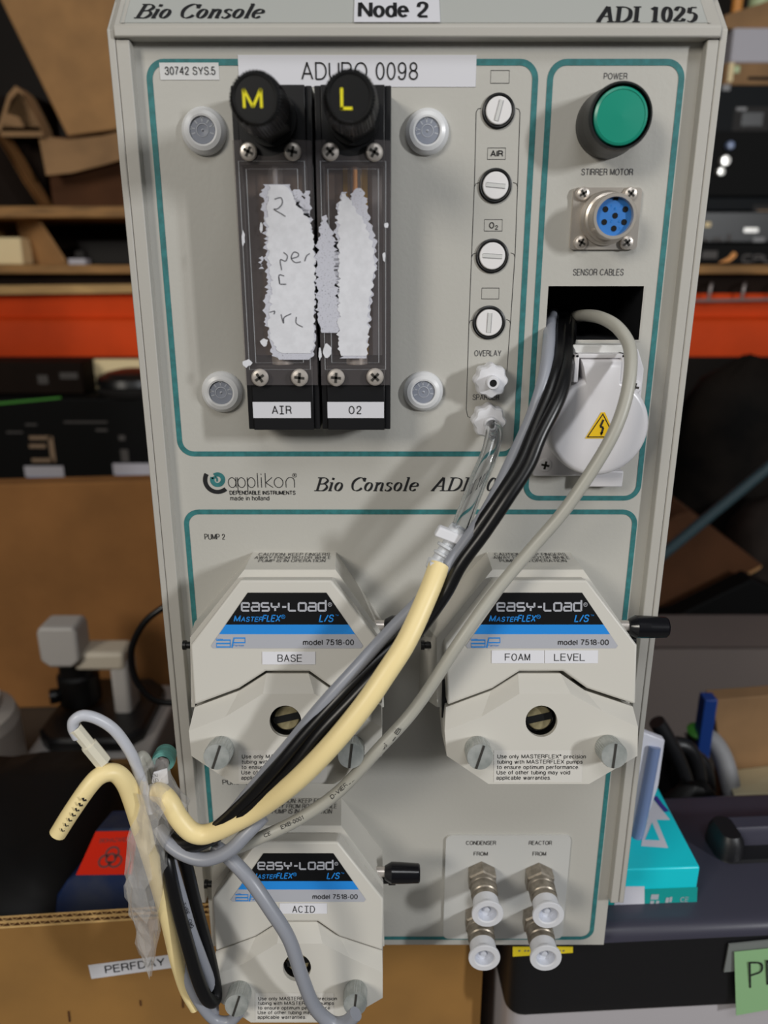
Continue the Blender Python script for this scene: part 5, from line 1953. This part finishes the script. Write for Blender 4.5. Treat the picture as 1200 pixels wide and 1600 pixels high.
def bundle(name, lab, cat, cx, cy, Y, rx, ry, rz, m, z0=None):
    p = at(cx, cy, Y)
    rnd = random.Random(cx + cy)
    rings = []
    zb = TABLE_Z + .0005 if z0 is None else z0
    zt_ = p.z + rz
    for k in range(11):
        t = k / 10
        z = zb + (zt_ - zb) * t
        s_ = (1 - max(0, (t - .55) / .47) ** 2.2) ** .5 if t < 1 else .12
        s_ = max(.12, s_)
        rings.append([Vector((p.x + rx * s_ * cos(a) * rnd.uniform(.88, 1.06), Y + ry * s_ * sin(a) * rnd.uniform(.9, 1.05), z + rnd.uniform(-.006, .006))) for a in [2 * pi * i / 18 for i in range(18)]])
    o = MB().loft(rings, m).build(name, sharp=70)
    return tag(o, lab, cat)


bundle('wrapped_bundle', 'dark brown wrapped bundle under the orange beam at right', 'bundle', 1165, 640, 1.06, .14, .085, .10, 'bundle')
bundle('wrapped_bundle', 'greyish wrapped bundle low at the right edge beside the dim cardboard box', 'bundle', 1215, 800, .88, .085, .07, .03, 'bundle_grey')
mb = MB()
x0, x1 = at(1010, 600, 1.0).x, at(1072, 600, 1.0).x
mb.box((x0, 1.0, TABLE_Z + .0005), (x1, 1.12, at(1040, 566, 1.0).z), 'dark_navy')
tag(mb.build('dark_case', bevel=.004), 'tall dark case under the orange beam close to the console right side', 'case')

# ================================================================ behind, left
# big flat carton
YB_ = .60
zbt = at(100, 757, YB_).z
xa, xb_ = at(-90, 800, YB_).x, at(420, 800, YB_).x
mb = MB()
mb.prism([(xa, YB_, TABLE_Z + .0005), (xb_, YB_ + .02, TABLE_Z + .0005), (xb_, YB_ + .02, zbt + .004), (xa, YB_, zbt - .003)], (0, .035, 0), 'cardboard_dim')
tag(mb.build('brown_carton', bevel=.002), 'large plain brown cardboard box behind the grey microscope', 'cardboard box')

# microscope
YM = .40
ms = thing('microscope', 'small grey bench microscope with black lens and red mark behind the taped cables', 'microscope', tuple(Vector((at(130, 1200, YM).x, YM, TABLE_Z))))
g = lambda x, y, Y=YM: at(x, y, Y)
mb = MB()
b0, b1 = g(22, 1190), g(232, 1190)
zbase = at(130, 1182, YM).z
mb.prism([(b0.x, YM, TABLE_Z + .0005), (b1.x, YM, TABLE_Z + .0005), (b1.x, YM, zbase), (b0.x + .012, YM, zbase)], (0, .17, 0), 'instr_grey')
p = g(106, 1228)
mb.lathe([(.0085, 0), (.0085, .0008), (0, .0008)], (p.x, YM, p.z), OUT, 'red_mark', 20)
mb.build('base', ms, .006, 3)
mb = MB()
zs = zbase
sc = Vector(((g(42, 1150).x + g(205, 1150).x) / 2, YM + .085, zs))
rx_, ry_ = (g(205, 1150).x - g(36, 1150).x) / 2, .075
mb.loft([[Vector((sc.x + rx_ * s_ * max(-1, min(1, 1.2 * cos(t))), sc.y + ry_ * s_ * max(-1, min(1, 1.2 * sin(t))), zs + h)) for t in [2 * pi * i / 32 for i in range(32)]] for h, s_ in ((0, 1), (.012, 1), (.016, .95))], 'black_rubber')
mb.build('stage', ms, label='black stage plate')
mb = MB()
p = g(52, 1248)
mb.lathe([(.026, 0), (.026, .004), (.022, .010), (0, .011)], (p.x, YM, max(p.z, TABLE_Z + .03)), OUT, 'black_plastic', 28)
mb.build('focus_knob', ms, label='black round knob')
YA = YM + .09
mb = MB()
# arm: column and cross bar
col0, col1 = g(194, 1170, YA), g(226, 1170, YA)
mb.box((col0.x, YA - .02, zs - .001), (col1.x - .004, YA + .02, g(200, 1022, YA).z), 'instr_grey')
mb.build('column', ms, .007, 3)
mb = MB()
l0 = g(122, 1012, YA)
mb.box((l0.x, YA - .022, g(160, 1036, YA).z), (col1.x - .006, YA + .018, g(160, 1008, YA).z), 'instr_cream')
mb.build('arm', ms, .006, 3)
mb = MB()
hA, hB = g(64, 1035, YA - .03), g(126, 1035, YA - .03)
zh0, zh1 = g(90, 1036, YA - .03).z, g(90, 985, YA - .03).z
cxh = (hA.x + hB.x) / 2
wh = (hB.x - hA.x) / 2
sq = lambda s_, z, sy=1: [Vector((cxh + wh * s_ * a, YA - .012 + .020 * sy * b, z)) for a, b in ((-1, -1), (1, -1), (1, 1), (-1, 1))]
mb.loft([sq(.55, zh0 - .006), sq(1.0, zh0 + .004), sq(1.0, zh1 - .004), sq(.86, zh1 + .004)], 'instr_grey')
mb.build('head', ms, .004, 3)
mb = MB()
zl0 = g(95, 1092, YA).z
mb.lathe([(.026, 0), (.026, (zh0 - zl0) * .55), (.022, (zh0 - zl0) * .6), (.022, zh0 - zl0 - .004)], (cxh + .006, YA, zl0), (0, 0, 1), 'black_plastic', 28, cap0=True)
mb.lathe([(.006, -.01), (.010, 0), (.010, .008), (0, .009)], (cxh - .020, YA - .012, zl0 + .012), Vector((-1, -.4, 0)), 'black_plastic', 16)
mb.build('lens', ms, label='black lens barrel')
# canister at the left edge
mb = MB()
x1 = at(27, 1200, .36).x
zc = at(10, 1118, .36).z
mb.lathe([(0, 0), (.062, 0), (.066, .004), (.066, zc - TABLE_Z - .02), (.062, zc - TABLE_Z - .008), (.050, zc - TABLE_Z), (.048, zc - TABLE_Z + .01), (0, zc - TABLE_Z + .012)], (x1 - .066, .37, TABLE_Z + .0005), (0, 0, 1), 'canister', 40)
tag(mb.build('canister'), 'pale round canister at the left edge beside the microscope', 'canister')

# stacked dark cases with pale labels
YK = 1.0
zk = at(100, 622, YK).z
kx0, kx1 = at(-60, 700, YK).x, at(300, 700, YK).x
kc_ = thing('dark_case', 'wide black case with two white labels under the orange beam at left', 'case', tuple(Vector((-.4, 1.08, TABLE_Z))))
mb = MB()
mb.box((kx0, YK, TABLE_Z + .0005), (kx1, YK + .12, zk), 'dark_case')
KF = Flat((0, YK, 0), OUT)
for x0, y0, x1, y1 in ((46, 681, 80, 687), (46, 694, 72, 700), (50, 716, 84, 722), (80, 682, 88, 722)):
    KF.quad(mb, x0, y0, x1, y1, 'mark_tan', .0004)
for x0, y0, x1, y1 in ((100, 658, 168, 661), (40, 662, 58, 665), (150, 670, 168, 674), (186, 680, 196, 688), (190, 702, 202, 722), (10, 674, 36, 677)):
    KF.quad(mb, x0, y0, x1, y1, 'mark_dim', .0004)
mb.build('body', kc_, .004)
for x0, x1 in ((40, 101), (178, 240)):
    mb = MB()
    KF.quad(mb, x0, 724 if x0 > 100 else 728, x1, 742 if x0 > 100 else 745, 'white_box', .0006, .001)
    KF.quad(mb, x0 + 6, 742 if x0 > 100 else 745, x1, 760, 'packet_blue', .0006, .001)
    mb.build('paper_label', kc_, label='white label with a blue-grey lower band')
gl = MB()
zq = zk
gl.prism([at(-40, 632, YK - .002), at(95, 620, YK - .002), at(95, 623, YK - .002), at(-40, 636, YK - .002)], (0, .002, 0), 'green_bit')
gl.build('edge_stripe', kc_, label='thin green stripe')

db = thing('printed_carton', 'dark brown printed box on the wide black case at left', 'box', tuple(Vector((-.5, 1.06, zk))))
mb = MB()
zz = at(60, 566, 1.04).z
mb.box((at(-70, 600, 1.04).x, 1.04, zk + .0005), (at(131, 600, 1.04).x, 1.115, zz), 'dark_brown')
DF = Flat((0, 1.04, 0), OUT)
DF.quad(mb, 60, 586, 76, 600, 'mark_dim', .0004)
DF.quad(mb, 94, 582, 122, 592, 'mark_dim', .0004)
mb.build('body', db, .003)
crm = MB()
crm.box((at(134, 600, 1.10).x, 1.10, zk + .0005), (at(260, 600, 1.10).x, 1.118, at(180, 562, 1.10).z), 'cream_box')
tag(crm.build('cream_board', bevel=.001), 'cream board standing behind the dark dome under the orange beam', 'board')
dm = thing('dome_device', 'dark domed device on the wide black case beside the console left side', 'device', tuple(Vector((at(205, 600, 1.05).x, 1.05, zk))))
p = at(208, 597, 1.05)
mb = MB()
mb.lathe([(0, 0), (.060, 0), (.066, .01), (.056, p.z - zk - .004), (.05, p.z - zk - .004)], (p.x, 1.05, zk + .0005), (0, 0, 1), 'dark_grey', 32)
mb.build('body', dm)
mb = MB()
mb.lathe([(.05, 0), (.066, .002), (.063, .014), (.045, .024), (.02, .029), (0, .030)], (p.x, 1.05, p.z - .004), (0, 0, 1), 'black_plastic', 32)
mb.build('cap', dm, label='black domed cap')

# ================================================================ pallet rack
YR_ = 1.20
rk = thing('pallet_rack', 'orange-beamed pallet rack with plywood deck across the background', 'rack', (0, 1.5, 0))
zb1, zb0 = at(600, 459, YR_).z, at(600, 557, YR_).z
zbm = at(600, 499, YR_).z
mb = MB()
prof = [(YR_ + .05, zb0), (YR_ - .012, zb0), (YR_ - .012, zbm - .006), (YR_ - .008, zbm), (YR_ + .010, zbm + .004), (YR_ + .010, zb1), (YR_ + .05, zb1)]
mb.prism([(-1.2, y, z) for y, z in prof], (2.4, 0, 0), 'orange')
mb.build('beam', rk, .002, label='orange beam')
mb = MB()
mb.prism([(-1.2, y + .62, z) for y, z in prof], (2.4, 0, 0), 'orange')
mb.build('beam', rk, .002, label='orange beam')
for x in (-1.24, 1.24):
    for y in (YR_, YR_ + .62):
        MB().box((x - .04, y, 0), (x + .04, y + .07, 2.4), 'upright').build('upright', rk)
zd1 = at(600, 414, YR_ - .01).z
zd0 = at(600, 428, YR_ - .01).z
mb = MB().box((-1.2, YR_ - .01, zd0), (1.2, YR_ + .70, zd1), 'wood')
mb.build('deck', rk, .002, label='plywood deck board')
mb = MB().box((-1.2, YR_ + .02, zb1), (1.2, YR_ + .69, zd0), 'dark_brown')
mb.build('deck_support', rk)
mb = MB().prism([at(-300, 449, YR_ - .012), at(300, 443, YR_ - .012), at(300, 457, YR_ - .012), at(-300, 464, YR_ - .012)], (0, .025, 0), 'wood_pale')
mb.build('edge_batten', rk, .001, label='pale wooden batten')
# wire decking folded over the beam at the right
mb = MB()
yw = YR_ - .014
for x in (1060, 1110, 1162, 1214):
    mb.tube([at(x + 2, 443, YR_ + .02), at(x + 1, 446, yw), at(x - 4, 470, yw)], .0032, 'wire', 8, 3)
mb.tube([at(960, 469, yw), at(1090, 470, yw - .002), at(1160, 469, yw), at(1300, 466, yw)], .0032, 'wire', 8, 3)
mb.build('wire_mesh', rk, label='grey wire mesh edge')
ZD = zd1 + .0006


def on_deck(name, lab, cat, x0, y0, x1, Y, dep, m, zb=None, bev=.003, root=False):
    a_, b_ = at(x0, y0, Y), at(x1, y0, Y)
    z0 = ZD if zb is None else zb
    mb = MB().box((a_.x, Y, z0), (b_.x, Y + dep, a_.z), m)
    if root:
        t = thing(name, lab, cat, ((a_.x + b_.x) / 2, Y + dep / 2, z0))
        mb.build('body', t, bev)
        return t, a_.z
    return tag(mb.build(name, bevel=bev), lab, cat), a_.z


# left of the console, on the deck: a low riser with cartons on it
rs = thing('wooden_riser', 'low wooden riser shelf standing on the plywood deck at left', 'shelf', tuple(Vector((-.5, 1.36, ZD))))
zr1, zr0 = at(100, 322, 1.26).z, at(100, 340, 1.26).z
rx0, rx1 = at(-90, 330, 1.26).x, at(330, 330, 1.26).x
MB().box((rx0, 1.26, zr0), (rx1, 1.56, zr1), 'wood').build('board', rs, .002)
for xq in (rx0, rx1 - .03):
    MB().box((xq, 1.27, ZD), (xq + .03, 1.55, zr0), 'wood').build('leg', rs)
MB().box((rx0 + .03, 1.54, ZD), (rx1 - .03, 1.55, zr0), 'dark_brown').build('back_panel', rs)
on_deck('white_carton', 'small cream-white carton under the wooden riser at the left edge', 'carton', -20, 371, 31, 1.30, .05, 'cream_box')
mb = MB()
P = [at(24, 343, 1.37), at(58, 343, 1.31), at(104, 413, 1.31), at(42, 413, 1.37)]
P[2].z = P[3].z = ZD
mb.prism(P, (.004, .004, 0), 'cardboard')
tag(mb.build('cardboard_sheet'), 'cardboard sheet leaning under the wooden riser', 'cardboard sheet')
sb_ = thing('small_instrument', 'small dark instrument with a white foot under the wooden riser', 'instrument', tuple(Vector((at(120, 410, 1.30).x, 1.31, ZD))))
a_, b_ = at(106, 404, 1.29), at(133, 404, 1.29)
MB().box((a_.x, 1.29, ZD), (b_.x, 1.32, a_.z), 'white_box').build('foot', sb_, .001, label='white foot')
a_, b_ = at(116, 392, 1.295), at(130, 392, 1.295)
MB().box((a_.x, 1.296, at(106, 404, 1.29).z), (b_.x, 1.318, a_.z), 'dark_grey').build('body', sb_, .001)
on_deck('dark_case', 'dark grey case at the back under the wooden riser', 'case', 120, 376, 320, 1.42, .08, 'dark_grey')

ZRr = zr1 + .0006
ob = thing('flap_carton', 'brown cardboard box with a torn front flap on the wooden riser', 'cardboard box', tuple(Vector((at(200, 300, 1.3).x, 1.4, ZRr))))
a_, b_ = at(68, 205, 1.31), at(345, 205, 1.31)
mb = MB()
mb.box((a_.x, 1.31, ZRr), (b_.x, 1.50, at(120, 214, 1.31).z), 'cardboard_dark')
mb.build('body', ob, .002)
mb = MB()
fl1 = [at(x, y, 1.305) for x, y in ((60, 212), (108, 218), (160, 212), (230, 196))]
fl2 = [at(x, y, 1.262) for x, y in ((72, 274), (112, 270), (160, 258), (236, 236))]
mb.loft([[p + Vector((0, 0, 0)) for p in fl1] , fl2], 'cardboard_grey', False, False, False)
mb.loft([[p + Vector((0, .005, 0)) for p in fl1], [p + Vector((0, .005, 0)) for p in fl2]], 'cardboard_grey', False, False, False)
mb.loft([fl2, [p + Vector((0, .005, 0)) for p in fl2]], 'cardboard', False, False, False)
mb.build('flap', ob, label='pale torn cardboard flap hanging forward')
# big carton tipped on top
tcn = MB()
f = [at(x, y, 1.335) for x, y in ((-14, -30), (105, 213), (360, 178), (360, -60))]
zmin = at(120, 214, 1.31).z
f = [Vector((p.x, p.y, max(p.z, zmin + .0006))) for p in f]
tcn.prism(f, (0, .15, 0), 'cardboard')
tag(tcn.build('tipped_carton', bevel=.003), 'large tan cardboard box tipped on its corner at the upper left', 'cardboard box')
# folded flap of another carton at the left edge
lf = thing('side_carton', 'dark open carton with a bent flap at the upper left edge of the photo', 'cardboard box', tuple(Vector((at(0, 300, 1.28).x, 1.33, ZRr))))
a_, b_ = at(-95, 190, 1.35), at(60, 190, 1.35)
MB().box((a_.x, 1.35, ZRr), (b_.x, 1.46, at(0, 150, 1.35).z), 'dark_brown').build('body', lf, .002)
mb = MB()
pa = [at(x, y, 1.29) for x, y in ((-6, 205), (4, 175), (12, 148), (24, 134), (34, 142), (48, 168), (60, 192), (64, 205))]
mb.loft([pa, [p + Vector((0, .05, .0)) for p in pa], [p + Vector((.004, .05, -.005)) for p in pa], [p + Vector((.004, 0, -.010)) for p in pa]], 'cardboard_grey', True, True, False)
mb.build('bent_flap', lf, label='bent cardboard flap')
mb = MB()
pa = [at(x, y, 1.28) for x, y in ((-4, 208), (14, 236), (40, 280), (66, 320))]
pa[-1].z = max(pa[-1].z, ZRr + .004)
mb.loft([pa, [p + Vector((0, .06, 0)) for p in pa], [p + Vector((-.006, .06, -.003)) for p in pa], [p + Vector((-.006, 0, -.003)) for p in pa]], 'cardboard_dim', True, True, False)
mb.build('lower_flap', lf, label='narrow slanted cardboard flap')

# right of the console, on the deck: a stack of dark electronics
t, z1_ = on_deck('black_device', 'low black device with an orange swoosh at the bottom of the electronics stack', 'device', 1010, 380, 1330, 1.25, .2, 'dark_case', root=True)
mb = MB()
GF = Flat((0, 1.2495, 0), OUT)
mb.poly([GF.p(x, y, .0006) for x, y in ((1122, 411), (1138, 402), (1146, 393), (1151, 396), (1150, 401), (1140, 409))], 'swoosh')
for k, x in enumerate((1160, 1177, 1193)):
    O, X, Y = GF.frame(x, 409, x + 13, 399)
    strokes(mb, [[[(1, 1), (.15, 1), (0, .8), (0, .2), (.15, 0), (1, 0)]], [[(0, 0), (0, 1), (.9, 1), (1, .8), (1, .5), (0, .45)]], [[(0, 1), (0, .1), (.15, 0), (.9, 0), (1, .1), (1, 1)]]][k], O, X, Y, .0042, 'mark_dim', .0008, False)
GF.quad(mb, 1096, 392, 1120, 404, 'mark_dim', .0006)
mb.build('front_marks', t, label='orange swoosh and grey letters')
t, z2_ = on_deck('rack_unit', 'black rack unit with small white marks in the electronics stack', 'device', 1000, 330, 1330, 1.255, .2, 'black_plastic', zb=z1_ + .0006, root=True)
GF = Flat((0, 1.2545, 0), OUT)
mb = MB()
for x0, y0, x1, y1, m in ((1162, 356, 1184, 363, 'silver_bright'), (1176, 371, 1194, 378, 'mark_grey'), (1135, 366, 1142, 377, 'mark_dim'), (1098, 371, 1105, 377, 'mark_dim'), (1100, 347, 1110, 355, 'cream_box'), (1112, 371, 1128, 376, 'mark_dim')):
    GF.quad(mb, x0, y0, x1, y1, m, .0006)
mb.build('front_marks', t, label='pale marks')
t, z3_ = on_deck('rack_unit', 'dark navy rack unit with a grey vent, third in the electronics stack', 'device', 1000, 308, 1330, 1.26, .2, 'dark_navy', zb=z2_ + .0006, root=True)
GF = Flat((0, 1.2595, 0), OUT)
mb = MB()
GF.quad(mb, 1174, 320, 1230, 340, 'dark_grey', .0006)
GF.quad(mb, 1182, 328, 1230, 331, 'mark_tan', .0012)
mb.build('vent', t, label='grey vent')
t, z4_ = on_deck('black_tower', 'big black electronics cabinet with silver knobs in the stack at right', 'device', 1020, 133, 1340, 1.265, .2, 'dark_case', zb=z3_ + .0006, root=True)
GF = Flat((0, 1.2645, 0), OUT)
mb = MB()
GF.quad(mb, 1020, 134, 1340, 205, 'dark_navy', .0004)
GF.quad(mb, 1143, 167, 1200, 205, 'dark_grey', .0010)
GF.quad(mb, 1157, 176, 1190, 197, 'black_plastic', .0016)
GF.quad(mb, 1150, 168, 1166, 173, 'mark_grey', .0016)
GF.quad(mb, 1128, 132, 1140, 142, 'mark_grey', .0016)
mb.build('control_panel', t, label='framed grey panel')
for x, y, r_ in ((1131, 252, .0105), (1124, 269, .0085), (1139, 228, .008)):
    p = at(x, y, 1.264)
    mb = MB().lathe([(r_, 0), (r_, .008), (r_ * .8, .012), (0, .0125)], (p.x, 1.2648, p.z), OUT, 'silver_bright' if y > 240 else 'packet_blue', 20)
    mb.build('knob', t, label='silver knob' if y > 240 else 'bluish knob')
t, z5_ = on_deck('tan_tray', 'tan box with a dark slot on the black electronics cabinet', 'box', 1133, 98, 1320, 1.27, .15, 'cardboard_grey', zb=z4_ + .0006, root=True)
mb = MB()
GF = Flat((0, 1.2695, 0), OUT)
GF.quad(mb, 1168, 120, 1300, 125, 'dark_hole', .0006)
GF.quad(mb, 1136, 98, 1144, 128, 'cream_box', .0006)
GF.quad(mb, 1146, 103, 1155, 114, 'pale_green', .0006)
mb.build('front_marks', t, label='dark slot and pale marks')
t, z6_ = on_deck('white_box', 'white box on top of the tan box at the upper right', 'box', 1147, 43, 1330, 1.275, .14, 'white_box', zb=z5_ + .0006)
mb = MB()
a_ = [at(x, y, 1.285) for x, y in ((1132, 42), (1132, 24), (1290, -28), (1290, 42))]
a_[0].z = a_[3].z = z6_ + .0008
mb.prism(a_, (0, .02, 0), 'cardboard_grey')
tag(mb.build('cardboard_scrap'), 'brown cardboard piece on the white box at the upper right', 'cardboard piece')
mb = MB()
p = at(1188, -6, 1.36)
mb.lathe([(0, 0), (.02, 0), (.022, .01), (.02, p.z - z6_), (.012, p.z - z6_ + .012), (0, p.z - z6_ + .014)], (p.x, 1.36, z6_ + .0006), (0, 0, 1), 'pale_green', 24)
tag(mb.build('pale_jar'), 'pale green jar on the white box at the upper right', 'jar')
mb = MB()
p = at(1153, -2, 1.34)
mb.lathe([(0, 0), (.009, 0), (.010, .01), (.010, p.z - z6_), (.006, p.z - z6_ + .010), (0, p.z - z6_ + .012)], (p.x, 1.34, z6_ + .0006), (0, 0, 1), 'swoosh', 20)
tag(mb.build('amber_vial'), 'amber vial on the white box at the upper right', 'vial')
